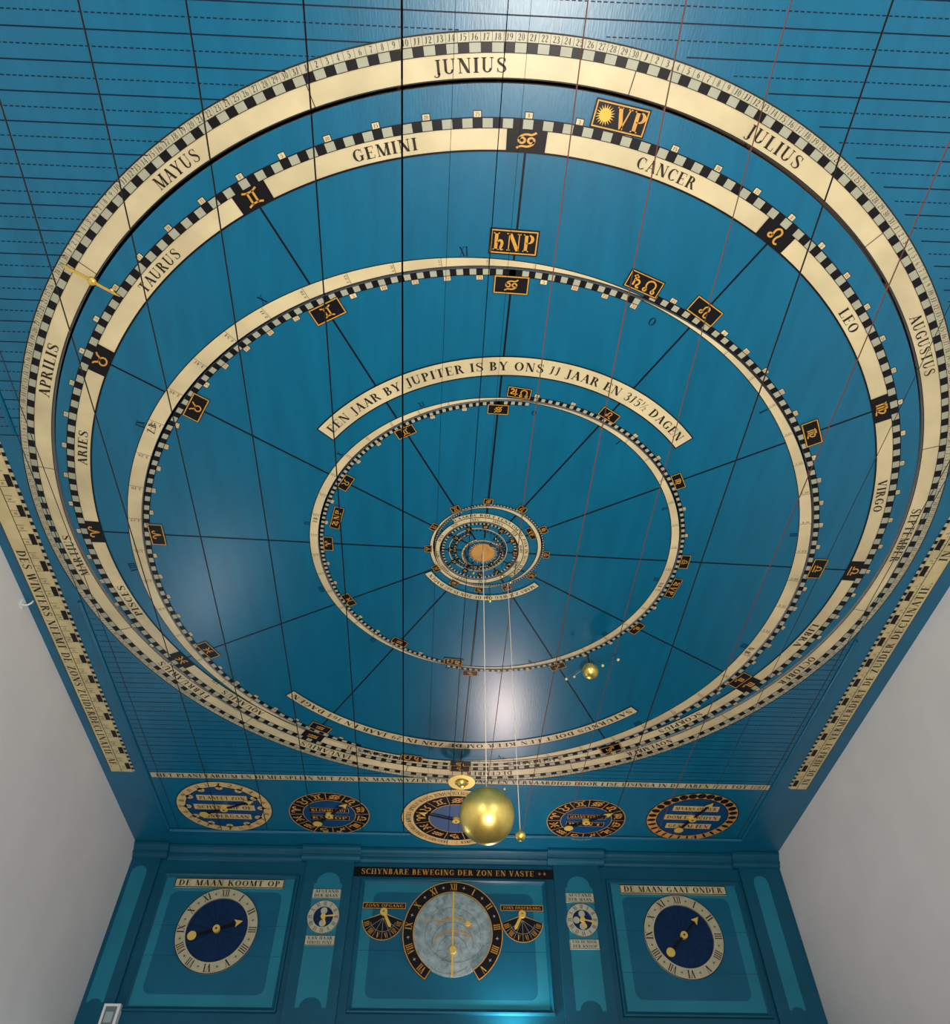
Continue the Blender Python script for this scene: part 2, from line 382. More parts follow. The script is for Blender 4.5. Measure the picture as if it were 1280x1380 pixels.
def ringslab(name, c, r0, r1, a0, a1, n, material, d0, d1, parent=None, mp=ceil_map, **kw):
    full = abs(a1-a0) >= 359.99
    m = n if full else n+1
    v = []; f = []
    for i in range(m):
        a = R(a0+(a1-a0)*i/n)
        for r, d in ((r0, d1), (r1, d1), (r1, d0), (r0, d0)): v.append(mp(c[0]+r*sin(a), c[1]+r*cos(a), d))
    for i in range(n):
        j = (i+1) % m
        for k in range(4):
            l = (k+1) % 4; f.append((4*i+k, 4*j+k, 4*j+l, 4*i+l))
    if not full: f.append((3, 2, 1, 0)); f.append(tuple(4*n+k for k in range(4)))
    f = [q[::-1] for q in f]
    return ob(name, v, f, material, parent, **kw)
def disc(c, r, n=48): return [(c[0]+r*cos(2*pi*i/n), c[1]+r*sin(2*pi*i/n)) for i in range(n)]
def rectp(x0, y0, x1, y1): return [(x0, y0), (x1, y0), (x1, y1), (x0, y1)]
def pol(c, r, a): return (c[0]+r*sin(R(a)), c[1]+r*cos(R(a)))      # clock angle, clockwise from the top
def annulus(c, r0, r1, a0=0, a1=360, step=1.0):
    n = max(2, int(abs(a1-a0)/step)); out = []
    for i in range(n):
        a = a0+(a1-a0)*i/n; b = a0+(a1-a0)*(i+1)/n
        out.append([pol(c, r0, a), pol(c, r1, a), pol(c, r1, b), pol(c, r0, b)])
    return out
def place(polys, c, ang, r, k=1.0, flip=False):
    """local polygons (s along, t outward) turned so their tops point outward at clock angle ang, at radius r"""
    e = (sin(R(ang)), cos(R(ang))); t = (cos(R(ang)), -sin(R(ang)))
    return [[(c[0]+e[0]*(r+b*k)+t[0]*a*k, c[1]+e[1]*(r+b*k)+t[1]*a*k) for a, b in p] for p in polys]
def bend(polys, c, ang, r):
    """wrap lettering along a circle, tops outward"""
    out = []
    for p in polys: out.append([pol(c, r+b, ang+math.degrees(a/r)) for a, b in p])
    return out
def moved(polys, x, y, k=1.0): return [[(x+a*k, y+b*k) for a, b in p] for p in polys]
def frame_polys(x0, y0, x1, y1, w):
    return [rectp(x0, y0, x1, y0+w), rectp(x0, y1-w, x1, y1), rectp(x0, y0+w, x0+w, y1-w), rectp(x1-w, y0+w, x1, y1-w)]
def V2(x, y): return (x, -y)        # ceiling metres (X, Y) to painting (u, v)
SUN = V2(.1677, 2.1865); MC = V2(.179, 2.140); ZCN = V2(.1675, 2.1886)
SC = V2(.1553, 2.374); JC = V2(.2376, 2.2025); MAC = V2(.1865, 2.1655); EC = V2(.151, 2.188); VC = V2(.1455, 2.181); HC = V2(.166, 2.206)
ZOD = ['cancer', 'leo', 'virgo', 'libra', 'scorpio', 'sagittarius', 'capricorn', 'aquarius', 'pisces', 'aries', 'taurus', 'gemini']
ZNAME = ['CANCER', 'LEO', 'VIRGO', 'LIBRA', 'SCORPIUS', 'SAGITTARIUS', 'CAPRICORNUS', 'AQUARIUS', 'PISCES', 'ARIES', 'TAURUS', 'GEMINI']
Z0 = 0.7
SLOTS = [(MC, 1.735, .0055, 360), (SC, 1.4357, .0042, 320), (JC, .770, .0038, 240), (MAC, .231, .003, 128), (EC, .165, .003, 128), (VC, .1195, .0024, 96), (HC, .077, .0024, 96)]
def orb(c, r, ang):
    """point at sun angle ang on the circle (c, r)"""
    dx, dy = sin(R(ang)), cos(R(ang)); ox, oy = SUN[0]-c[0], SUN[1]-c[1]
    b = ox*dx+oy*dy; q = sqrt(b*b-(ox*ox+oy*oy-r*r)); t = -b+q
    return (SUN[0]+dx*t, SUN[1]+dy*t), t

# ------------------------------------------------------------------ the room
XL, XR, YB, YF, DEPTH = -1.89, 2.27, -1.7, 4.87, 0.02
ob('floor', *boxmesh(XL-.1, XR+.1, YB-.1, 5.1, -.1, 0), FLOORM, kind='structure')
ob('wall_left', *boxmesh(XL-.1, XL, YB-.1, 5.1, 0, ZC+.2), PLASTER, kind='structure')
ob('wall_right', *boxmesh(XR, XR+.1, YB-.1, 5.1, 0, ZC+.2), PLASTER, kind='structure')
ob('wall_back', *boxmesh(XL, XR, YB-.1, YB, 0, ZC+.2), PLASTER, kind='structure')
ceiling = ob('ceiling', *boxmesh(XL, XR, YB, 5.1, ZC+.10, ZC+.2), OLDWOOD, kind='structure')

def slot_cutter():
    v = []; f = []
    for c, r, hw, n in SLOTS:
        k = len(v)
        for i in range(n):
            a = 2*pi*i/n
            for rr, z in ((r-hw, ZC-.02), (r+hw, ZC-.02), (r+hw, ZC+DEPTH+.01), (r-hw, ZC+DEPTH+.01)):
                v.append((c[0]+rr*cos(a), -(c[1]+rr*sin(a)), z))
        for i in range(n):
            j = (i+1) % n
            for m in range(4):
                l = (m+1) % 4; f.append((k+4*i+m, k+4*i+l, k+4*j+l, k+4*j+m))
    me = bpy.data.meshes.new('slot_cutter'); me.from_pydata(v, [], f); me.update()
    import bmesh
    bm = bmesh.new(); bm.from_mesh(me); bmesh.ops.recalc_face_normals(bm, faces=bm.faces); bm.to_mesh(me); bm.free()
    o = bpy.data.objects.new('slot_cutter', me); COL.objects.link(o); return o
def planks():
    cut = slot_cutter(); made = []
    for i in range(len(SEAMS)-1):
        x0 = SEAMS[i][0]+SEAMS[i][1]/2; x1 = SEAMS[i+1][0]-SEAMS[i+1][1]/2
        yl = YF-.228-.02*(x0+1.0)-.02; yr = YF-.228-.02*(x1+1.0)-.02
        v = [(x0, YB, ZC), (x1, YB, ZC), (x1, yr, ZC), (x0, yl, ZC), (x0, YB, ZC+DEPTH), (x1, YB, ZC+DEPTH), (x1, yr, ZC+DEPTH), (x0, yl, ZC+DEPTH)]
        f = [(3, 2, 1, 0), (4, 5, 6, 7), (0, 1, 5, 4), (1, 2, 6, 5), (2, 3, 7, 6), (3, 0, 4, 7)]
        o = ob('plank', v, f, [BLUE, OLDWOOD, SLOTWALL], ceiling)
        m = o.modifiers.new('slots', 'BOOLEAN'); m.operation = 'DIFFERENCE'; m.solver = 'EXACT'; m.object = cut
        made.append(o)
        if SEAMS[i][2]:
            xs, wd = SEAMS[i][0], SEAMS[i][1]
            ob('seam_filler', *boxmesh(xs-wd/2, xs+wd/2, YB, 4.6, ZC+.0012, ZC+DEPTH), BROWNGAP, ceiling)
    bpy.context.view_layer.update()
    dg = bpy.context.evaluated_depsgraph_get()
    for o in made:
        me = bpy.data.meshes.new_from_object(o.evaluated_get(dg))
        o.modifiers.clear(); o.data = me
        me.materials.clear()
        for m in (BLUE, OLDWOOD, SLOTWALL): me.materials.append(m)
        for p in me.polygons:
            if abs(p.normal.z) > .9: p.material_index = 0
            else:
                q = p.center; p.material_index = 1
                for c, r, hw, n in SLOTS:
                    dd = math.hypot(q.x-c[0], -q.y-c[1])
                    if abs(dd-r) < hw+.002 and abs(p.normal.y) > 1e-4 and len(p.vertices) <= 5: p.material_index = 2
    bpy.data.objects.remove(cut)
planks()
# flat frame boards round the planks
def fy(x): return YF-.228-.02*(x+1.0)
def fw(x): return 4.85-.02*x
def quadboard(name, q, z0, z1, m, parent):
    v = [(a, b, z0) for a, b in q]+[(a, b, z1) for a, b in q]
    f = [(3, 2, 1, 0), (4, 5, 6, 7), (0, 1, 5, 4), (1, 2, 6, 5), (2, 3, 7, 6), (3, 0, 4, 7)]
    return ob(name, v, f, m, parent)
quadboard('frame_board', [(XL, YB), (-1.637, YB), (-1.637, fy(-1.637)), (XL, fw(XL))], ZC, ZC+DEPTH, FRAMEB, ceiling)
quadboard('frame_board', [(1.982, YB), (XR, YB), (XR, fw(XR)), (1.982, fy(1.982))], ZC, ZC+DEPTH, FRAMEB, ceiling)
quadboard('frame_board', [(-1.637, fy(-1.637)), (1.982, fy(1.982)), (XR, fw(XR)), (XL, fw(XL))], ZC, ZC+DEPTH, FRAMEB, ceiling)
NTRIM = [0]
def bead(p, q, wd=.016, h=.009):
    NTRIM[0] += 1
    p = Vector((*p, 0)); q = Vector((*q, 0)); d = (q-p).normalized(); n = Vector((-d.y, d.x, 0))
    v = []; f = []; K = 6
    for e in (p, q):
        for i in range(K+1):
            a = pi*i/K; v.append(tuple(e+n*(cos(a)*wd/2)+Vector((0, 0, ZC-sin(a)*h))))
    for i in range(K): f.append((i, i+1, K+2+i, K+1+i))
    ob('trim_%d' % NTRIM[0], v, f, FRAMEB, kind='structure', smooth=True)
bead((-1.645, 2.60), (-1.645, fy(-1.645))); bead((-1.645, YB), (-1.645, 1.68))
bead((1.99, 2.66), (1.99, fy(1.99))); bead((1.99, YB), (1.99, 1.62))
bead((-1.637, fy(-1.637)+.008), (-.135, fy(-.135)+.008), .02, .012); bead((.435, fy(.435)+.008), (1.982, fy(1.982)+.008), .02, .012)

# ruled declination lines between the calendar ring and the side scales
def ruled():
    solid = []; dash = []
    ro = 1.862
    for k in range(-14, 56):
        for typ, y0 in ((0, .347+.0785*k), (1, .308+.0785*k)):
            if y0 < -.9 or y0 > 3.96: continue
            wd = .0018 if typ == 0 else .0015
            def Y(x): return y0-.018*(x+.9)
            dy = y0-.018*1.08-2.140
            gaps = []
            if abs(dy) < ro:
                h = sqrt(ro*ro-dy*dy); gaps = [(.179-h, .179+h)]
            x, xe = (-1.70, 2.07) if y0 < 1.72 else (-1.63, 1.972)
            segs = [(x, xe)] if not gaps else [(x, gaps[0][0]), (gaps[0][1], xe)]
            for a, b in segs:
                if b-a < .01: continue
                if typ == 0: solid.append([(a, -Y(a)-wd), (b, -Y(b)-wd), (b, -Y(b)+wd), (a, -Y(a)+wd)])
                else:
                    t = a
                    while t < b:
                        e = min(b, t+.011); dash.append([(t, -Y(t)-wd), (e, -Y(e)-wd), (e, -Y(e)+wd), (t, -Y(t)+wd)]); t += .017
    o = paint('ruled_line', solid, NAVYINK, 1, ceiling); o['kind'] = 'stuff'
    o = paint('dashed_line', dash, NAVYINK, 1, ceiling); o['kind'] = 'stuff'
ruled()

# ------------------------------------------------------------------ calendar ring (months and days)
MONTHS = [('JANUARIUS', 31), ('FEBRUARIUS', 28), ('MARTIUS', 31), ('APRILIS', 30), ('MAYUS', 31), ('JUNIUS', 30), ('JULIUS', 31), ('AUGUSTUS', 31), ('SEPTEMBER', 30), ('OCTOBER', 31), ('NOVEMBER', 30), ('DECEMBER', 31)]
def calendar_ring():
    t = thing('calendar_ring', 'broad cream outermost ring with month names, black checks and day numbers', 'painted ring', (MC[0], -MC[1], ZC))
    day = lambda d: 354.1+(d-166)*.98630          # centre of day number d
    r0, r1, r2, r3 = 1.7415, 1.804, 1.829, 1.854
    for ra, rb in ((r3-.001, r3+.003), (r0-.0005, r0+.0025), (r2-.001, r2+.001), (r1-.001, r1+.001)): paint('outline', annulus(MC, ra, rb), INKBR, 3, t)
    paint('month_band', annulus(MC, r0, r1), CREAM, 1, t)
    paint('day_band', annulus(MC, r2, r3), IVORY, 1, t)
    blk = []; wht = []; div = []; num = []
    n = 0
    for nm, dd in MONTHS:
        for k in range(dd):
            n += 1; a = day(n)
            (blk if n % 2 == 0 else wht).append([pol(MC, r1, a-.493), pol(MC, r2, a-.493), pol(MC, r2, a+.493), pol(MC, r1, a+.493)])
            div.append([pol(MC, r2, a-.505), pol(MC, r3, a-.505), pol(MC, r3, a-.475), pol(MC, r2, a-.475)])
            num += bend(textpolys(str(k+1), .0165, width=.0085 if k < 9 else .0185, gap=.1), MC, a, r2+.0045)
        b = day(n-dd+.5)
        div.append([pol(MC, r0, b-.04), pol(MC, r1, b-.04), pol(MC, r1, b+.04), pol(MC, r0, b+.04)])
    paint_each('black_check', blk, INK, 2, t); paint_each('ivory_check', wht, CHECKW, 2, t)
    stuff(paint('day_dividers', div, INKBR, 3, t)); stuff(paint('day_numerals', num, INKBR, 3, t))
    n = 0
    for nm, dd in MONTHS:
        paint('month_name', bend(textpolys(nm, .0365, width=.0315*len(nm)+.012, gap=.1), MC, day(n+dd/2+.5), r0+.0145), INKBR, 3, t)
        n += dd
calendar_ring()

# ------------------------------------------------------------------ zodiac ring with its twelve rays
def tabpolys(c, a, r, h, w, out=True):
    s = 1 if out else -1
    return place([rectp(-w/2, 0 if out else -h, w/2, h if out else 0)], c, a, r)
def zodiac_ring():
    t = thing('zodiac_ring', 'cream ring with zodiac names and black sign squares inside the calendar ring', 'painted ring', (ZCN[0], -ZCN[1], ZC))
    r0, r1, r2 = 1.604, 1.663, 1.690
    for ra, rb in ((r2-.001, r2+.002), (r0-.005, r0+.001), (r1-.001, r1+.001)): paint('outline', annulus(ZCN, ra, rb), INK, 3, t)
    paint('name_band', annulus(ZCN, r0, r1), CREAM, 1, t)
    blk = []; wht = []; tabs = []; tnum = []; tbord = []
    for i in range(360):
        a = Z0+i
        (wht if i % 2 == 0 else blk).append([pol(ZCN, r1, a-.5), pol(ZCN, r2, a-.5), pol(ZCN, r2, a+.5), pol(ZCN, r1, a+.5)])
        if i % 5 == 0:
            d = i % 30
            paint_multi('degree_tab', [(tabpolys(ZCN, a, r2, .0195, .0245), INK, 1), (tabpolys(ZCN, a, r2+.002, .0155, .0205), CREAM, 2), (place(textpolys(str(d), .0105, width=.006 if d < 10 else .013), ZCN, a, r2+.0045), INKBR, 3)], t)
    paint_each('black_check', blk, INK, 2, t); paint_each('ivory_check', wht, CHECKW, 2, t)
    for k, nm in enumerate(ZOD):
        a = Z0+30*k
        sq = paint('sign_square', [[pol(ZCN, r0-.003, x), pol(ZCN, r1, x), pol(ZCN, r1, y), pol(ZCN, r0-.003, y)] for x, y in ((a-2.05, a-1), (a-1, a), (a, a+1), (a+1, a+2.05))], INK, 4, t)
        sg = [[((x-.5)*.058, (y-.5)*.046) for x, y in p] for p in signpolys(nm, .12)]
        paint('zodiac_sign', place(sg, ZCN, a, r0+.03), GILT, 5, sq)
        ln = len(ZNAME[k])
        paint('sign_name', bend(textpolys(ZNAME[k], .034, width=.0305*ln+.012 if ln < 9 else .0275*ln, gap=.1), ZCN, a+15.3, r0+.0125), INKBR, 3, t)
        segs = [(.075, r0-.005)]                     # the ray, interrupted at every slot
        for c, rr, hw, _ in SLOTS[1:]:
            _, tt = orb(c, rr, a); new = []
            for x, y in segs:
                if tt-hw > x and tt+hw < y: new += [(x, tt-hw), (tt+hw, y)]
                elif tt-hw <= x < tt+hw: new.append((tt+hw, y))
                else: new.append((x, y))
            segs = new
        paint('ray_line', [place([rectp(-.0034, x, .0034, y)], SUN, a, 0)[0] for x, y in segs if y-x > .003], INK, 1, t)
zodiac_ring()

# ------------------------------------------------------------------ orbit rings: slot, check scale that changes sides at the nodes, cream crescent
def orbit_ring(name, label, c, r, hw, node, W, cw, step, tabstep, tabsz, plate, marks, rom, romsz, border=True, allout=False, tabnum=True):
    t = thing(name, label, 'painted ring', (c[0], -c[1], ZC))
    def side(a):            # +1: checks outside the slot
        return 1 if 0 < (a-node) % 360 < 180 else -1
    def pt(a, off): return orb(c, r+off, a)[0]
    e = hw+.0006
    lun = []; ed = []
    n = 360
    for i in range(n):
        a, b = node+i*360/n, node+(i+1)*360/n; s = -side((a+b)/2)
        wa, wb = W*abs(sin(R(a-node))), W*abs(sin(R(b-node)))
        lun.append([pt(a, s*e), pt(a, s*(e+wa)), pt(b, s*(e+wb)), pt(b, s*e)])
        ed.append([pt(a, s*(e+wa)), pt(a, s*(e+wa+.0028)), pt(b, s*(e+wb+.0028)), pt(b, s*(e+wb))])
    paint('cream_crescent', lun, CREAM, 2, t); paint('crescent_edge', ed, INK, 2, t)
    blk = []; wht = []; tabs = []; tb = []; tn = []; edge = []
    i = 0; a = Z0-.5*step
    while a < Z0+359.9:
        s = side(a+step/2)
        q = [pt(a, s*e), pt(a, s*(e+cw)), pt(a+step, s*(e+cw)), pt(a+step, s*e)]
        (wht if i % 2 == 0 else blk).append(q if i % 2 else [pt(a, s*(e+cw*.06)), pt(a, s*(e+cw*.94)), pt(a+step, s*(e+cw*.94)), pt(a+step, s*(e+cw*.06))])
        edge.append([pt(a, s*(e+cw*.94)), pt(a, s*(e+cw+.0015)), pt(a+step, s*(e+cw+.0015)), pt(a+step, s*(e+cw*.94))])
        edge.append([pt(a, s*e), pt(a, s*(e+cw*.06)), pt(a+step, s*(e+cw*.06)), pt(a+step, s*e)])
        i += 1; a += step
    for k in range(int(360/tabstep)):
        a = Z0+k*tabstep; s = side(a); d = (k*tabstep) % 30
        if d == 0 or tabsz[0] <= 0: continue
        _, rr = orb(c, r+s*(e+cw), a)
        h, wd = tabsz
        b1 = place([rectp(-wd/2, 0, wd/2, h) if s > 0 else rectp(-wd/2, -h, wd/2, 0)], SUN, a, rr)
        m = .0016
        b2 = place([rectp(-wd/2+m, 0, wd/2-m, h-m) if s > 0 else rectp(-wd/2+m, -h+m, wd/2-m, 0)], SUN, a, rr)
        b3 = place(textpolys(str(int(d)), h*.62, width=wd*.34 if d < 10 else wd*.62), SUN, a, rr+(h*.15 if s > 0 else -h*.8))
        paint_multi('degree_tab', [(b1, INK, 1), (b2, CREAM, 2), (b3, REDINK, 3)], t)
    if r > 1: paint_each('black_check', blk, INK, 2, t); paint_each('ivory_check', wht, CHECKW, 3, t)
    else: stuff(paint('black_checks', blk, INK, 2, t)); stuff(paint('ivory_checks', wht, CHECKW, 3, t))
    stuff(paint('check_edges', edge, INK, 2, t))
    mk = []; mt = []
    for k in range(marks):
        a = node+360*(k+.5)/marks; s = -side(a); wa = W*abs(sin(R(a-node)))
        if wa < W*.25: continue
        p0, ra = orb(c, r+s*e, a); p1, rb = orb(c, r+s*(e+wa), a)
        lo, hi = min(ra, rb), max(ra, rb)
        mk += place([rectp(-.0007, lo, .0007, hi)], SUN, a, 0)
        num = '%d.%d' % (1+k % 3, (k*7) % 50+10)
        mt += place(textpolys(num, wa*.2, width=wa*.62), SUN, a, 0) and [[pol(SUN, lo+(hi-lo)*.5+x, a-math.degrees((.002+y+wa*.05)/((lo+hi)/2))) for x, y in p] for p in textpolys(num, wa*.22, width=wa*.7)]
    if mk: stuff(paint('crescent_marks', mk, INKBR, 3, t)); stuff(paint('crescent_numerals', mt, INKBR, 3, t))
    for a0, txt in ((node+90, 'N:B'), (node-90, 'Z:B')):
        _, rr = orb(c, r-side(a0)*(e+W*.5), a0)
        if W > .02: paint('latitude_letters', bend(textpolys(txt, W*.52, sx=.8), SUN, a0+2, rr-W*.26), INKBR, 4, t)
    for k, nm in enumerate(ZOD):
        a = Z0+30*k; s = 1 if allout else side(a); h, wd = plate
        _, rr = orb(c, r+s*e, a)
        lo, hi = (rr+cw*.9, rr+cw+h) if s > 0 else (rr-cw-h, rr-cw*.9)
        pl = paint('sign_plate', place([rectp(-wd/2, lo, wd/2, hi)], SUN, a, 0), INK, 4, t)
        m = h*.06
        paint('gilt_border', place(frame_polys(-wd/2+m*.6, lo+m*.6, wd/2-m*.6, hi-m*.6, m), SUN, a, 0), GILT, 5, pl)
        k2 = h*.62
        paint('zodiac_sign', place([[((x-.5)*k2*1.15, (y-.5)*k2) for x, y in p] for p in signpolys(nm, .12)], SUN, a, (lo+hi)/2), GILT, 5, pl)
    for a, txt in rom:
        s = -side(a+.01); wa = W*abs(sin(R(a-node)))
        _, rr = orb(c, r+s*(e+wa+.006), a)
        if txt == '0': _, rr = orb(c, r-cw-.02-romsz, a+2); a += 2.5; s = 1
        paint('anomaly_numeral', place(textpolys(txt.replace('0', 'O'), romsz, sx=.7 if len(txt) > 1 else .9), SUN, a, rr if s > 0 else rr-romsz), NAVYINK, 2, t)
    return t
ROM = ['0', 'I', 'II', 'III', 'IIII', 'V', 'VI', 'VII', 'VIII', 'IX', 'X', 'XI']
orbit_ring('orbit_ring', 'large orbit ring with pale crescent and checks, next inside the zodiac ring', SC, 1.4357, .0042, 21.3, .055, .022, 1.0, 5, (.0175, .025), (.062, .118), 52, [(22.4+30.1*k, ROM[k]) for k in range(12)], .03)
orbit_ring('orbit_ring', 'medium orbit ring with pale crescent and checks under the curved motto', JC, .770, .0038, 9.0, .033, .0145, 1.0, 10, (.0145, .020), (.042, .080), 40, [(9+30*k, ROM[k]) for k in range(12)], .022)
orbit_ring('orbit_ring', 'small orbit ring with little sign plates standing outside its rim', MAC, .231, .003, -25, .0135, .0055, 1.5, 10, (0, 0), (.030, .040), 0, [(300-30*k, ROM[k % 5+1]) for k in (0, 1, 2, 4, 5)], .011, allout=True, tabnum=False)

# earth ring: month names, motto; two inner rings
def earth_ring():
    t = thing('earth_ring', 'cream ring of month names with a motto, around the painted sun', 'painted ring', (EC[0], -EC[1], ZC))
    c = EC
    paint('month_band', annulus(c, .170, .190, 0, 360, 3), CREAM, 3, t)
    paint('motto_band', annulus(c, .192, .2125, -36, 134, 3), CREAM, 3, t)
    for q in (annulus(c, .1895, .1925, 0, 360, 3), annulus(c, .2125, .2145, -36, 134, 3), annulus(c, .168, .1702, 0, 360, 3)): paint('outline', q, INK, 4, t)
    stuff(paint('inner_checks', [[pol(c, .150, a), pol(c, .161, a), pol(c, .161, a+3), pol(c, .150, a+3)] for a in range(0, 360, 6)], INK, 2, t))
    paint('inner_band', annulus(c, .151, .160, 0, 360, 3), CHECKW, 1, t)
    ms = ['DEC', 'JANUA', 'FEB', 'MAART', 'APRIL', 'MAY', 'JUNY', 'JULY', 'AUGUS', 'SEPT', 'OCTO', 'NOV']
    for k, m in enumerate(ms): paint('month_name', bend(textpolys(m, .0125, width=.0085*len(m)+.004), c, -8+30*k, .174), INKBR, 4, t)
    paint('motto', bend(textpolys("D'AARDE ROLT EENS OM DE ZON IN 365¼ DAGEN", .0125, width=.585), c, 49, .196), INKBR, 4, t)
    for k, nm in enumerate(ZOD):
        a = Z0+30*k
        pl = paint('sign_plate', place([rectp(-.013, -.011, .013, .011)], SUN, a, .138), INK, 2, t)
        paint('zodiac_sign', place([[((x-.5)*.017, (y-.5)*.015) for x, y in p] for p in signpolys(nm, .14)], SUN, a, .138), GILT, 3, pl)
earth_ring()
def small_ring(name, label, c, r, r0, r1, words, mcol):
    t = thing(name, label, 'painted ring', (c[0], -c[1], ZC))
    paint('slot_edge', annulus(c, r+.003, r+.006, 0, 360, 4), IVORY, 2, t)
    stuff(paint('black_checks', [[pol(c, r-.011, a), pol(c, r-.003, a), pol(c, r-.003, a+4), pol(c, r-.011, a+4)] for a in range(0, 360, 8)], INK, 2, t))
    paint('letter_band', annulus(c, r0, r1, 40, 340, 4), mcol, 2, t)
    paint('motto', bend(textpolys(words, (r1-r0)*.7, width=(r0+r1)/2*R(285)), c, 190, r0+(r1-r0)*.15), CREAM if mcol is INK else INKBR, 3, t)
    for q in (annulus(c, r0-.0015, r0, 40, 340, 4), annulus(c, r1, r1+.0015, 40, 340, 4)): paint('outline', q, INK, 3, t)
small_ring('inner_orbit_ring', 'thin ring with small lettering two rings out from the painted sun', VC, .1195, .094, .105, 'VENUS LOOPT OM DE ZON IN 225 DAGEN', INK)
small_ring('inner_orbit_ring', 'tiniest ring hugging the painted sun disc', HC, .077, .082, .090, 'MERCURIUS LOOPT OM DE ZON IN 88 DAGEN', CREAM)

def sun_disc():
    c = V2(.168, 2.195); t = thing('painted_sun', 'orange gilt sun disc with wavy rays at the ceiling centre', 'painted sun', (c[0], -c[1], ZC))
    paint('disc', [disc(c, .050, 40)], OCHRE, 2, t)
    rays = []
    for k in range(36):
        a = 10*k; L = .068 if k % 2 == 0 else .060
        rays.append([pol(c, .049, a-3.5), pol(c, (.05+L)/2, a-1.2), pol(c, L, a+(2 if k % 2 else -2)), pol(c, (.05+L)/2, a+2.2), pol(c, .049, a+3.5)])
    paint('rays', rays, GILT, 2, t)
sun_disc()

# ------------------------------------------------------------------ painted mottos
def banner(label, c, r0, r1, a0, a1, txt, th, width):
    t = thing('motto_banner', label, 'banner', (*((lambda q: (q[0], -q[1]))(pol(c, (r0+r1)/2, (a0+a1)/2))), ZC))
    paint('cream_strip', annulus(c, r0, r1, a0, a1), CREAM, 5, t)
    ow = .0045 if r1 > .5 else .0025
    da = math.degrees(ow/r1)
    paint('outline', annulus(c, r0-ow, r0, a0-da, a1+da)+annulus(c, r1, r1+ow, a0-da, a1+da)+annulus(c, r0, r1, a0-da, a0, 9)+annulus(c, r0, r1, a1, a1+da, 9), INK, 5, t)
    for wd in textwords(txt, th, width=width, gap=.1): paint('word', bend(wd, c, (a0+a1)/2, (r0+r1)/2-th/2), INKBR, 6, t)
banner('cream motto banner arched over the medium orbit ring', V2(.233, 2.199), .872, .942, 309.6, 407, 'EEN JAAR BY JUPITER IS BY ONS 11 JAAR EN 315½ DAGEN', .034, 1.47)
banner('long thin cream motto banner inside the far side of the large orbit ring', V2(.154, 2.44), 1.170, 1.226, 132.9, 229.2, 'SATURNUS DOET EEN KEER OM DE ZON IN 29 JAAR EN 164 DAGEN', .033, 1.95)
banner('short cream motto banner curling under the small orbit ring', V2(.194, 2.163), .290, .321, 132.6, 238, 'MARS Z.N WEG OM DE ZON IS 687 DAGEN', .0165, .52)
def straight_banner():
    x0, x1 = -1.625, 1.972
    y = lambda x: 4.03-.018*(x+1.6)
    t = thing('motto_banner', 'long straight cream inscription strip above the row of five ceiling dials', 'banner', (.18, y(.18), ZC))
    q = lambda x, o: (x, -(y(x)-o))
    N = 24
    xs = [x0+(x1-x0)*i/N for i in range(N+1)]
    paint('cream_strip', [[q(a, -.026), q(b, -.026), q(b, .026), q(a, .026)] for a, b in zip(xs, xs[1:])], IVORY, 2, t)
    [paint('outline', [[q(a, o), q(b, o), q(b, o+.004), q(a, o+.004)] for a, b in zip(xs, xs[1:])], INK, 2, t) for o in (-.03, .026)]
    tp = textwords('HET PLANETARIUM EN HEMELSPLEIN MET ZON EN MAANWYZERS IS UITGEDAGT EN VERVAARDIGD DOOR EISE EISINGA IN DE JAREN 1774 TOT 1781', .034, width=x1-x0-.06, gap=.1)
    for wd in tp: paint('word', [[q(.1735+a, b-.017) for a, b in p] for p in wd], INKBR, 3, t)
straight_banner()

# ------------------------------------------------------------------ little black plates with gilt letters
def plate(label, X, Y, ang, wd, h, txt, extra=None, th=None, sx=.8):
    t = thing('letter_plate', label, 'plate', (X, Y, ZC))
    c = V2(X, Y)
    m = h*.05
    paint('black_field', place([rectp(-wd/2, -h/2, wd/2, h/2)], c, ang, 0), INK, 5, t)
    paint('gilt_border', place(frame_polys(-wd/2+m, -h/2+m, wd/2-m, h/2-m, h*.05), c, ang, 0), GILT, 6, t)
    th = th or h*.58
    tp = textpolys(txt, th, sx=sx)
    if extra == 'sun':
        tp = moved(tp, wd*.19, 0)
        s = [[(.3*cos(R(a)), .3*sin(R(a))), (.5*cos(R(a-9)), .5*sin(R(a-9))), (cos(R(a)), sin(R(a))), (.5*cos(R(a+9)), .5*sin(R(a+9)))] for a in range(0, 360, 18)]
        K = lambda ps, k: place([[(x*h*k-wd*.28, y*h*k) for x, y in p] for p in ps], c, ang, 0)
        SY = mat('sun_yellow_paint', (.80, .45, .03), .4)
        paint_multi('sun_emblem', [(K(s, .37), SY, 6), (K([disc((0, 0), .6, 20)], .37), SY, 7)], t)
    paint('letters', place(tp, c, ang, -th/2), GILT, 6, t)
plate('black plate with gilt sun and letters VP above the word CANCER', .451, .481, 8.5, .163, .078, 'VP', 'sun', .056, 1.0)
plate('black plate with gilt letters hNP above the large orbit ring', .178, .854, 1.0, .157, .083, 'hNP', None, .055, .95)
plate('black plate with planet and node signs at the crossing of the large orbit ring', .619, .966, 20, .126, .064, '%s%n', None, .042, 1.1)
plate('black plate with planet and node signs at the crossing of the medium orbit ring', .248, 1.399, 6, .090, .046, '%j%n', None, .030, 1.1)
plate('black plate with gilt planet sign and NP inside the medium orbit ring', -.448, 2.033, 284, .122, .044, '%jNP', None, .028, 1.1)
plate('black plate with gilt planet sign and VP outside the medium orbit ring', 1.034, 2.358, 101, .122, .044, '%jVP', None, .028, 1.1)
plate('black plate with node signs on the far side of the medium orbit ring', .070, 2.926, 186, .095, .050, '%j%n', None, .030, 1.1)
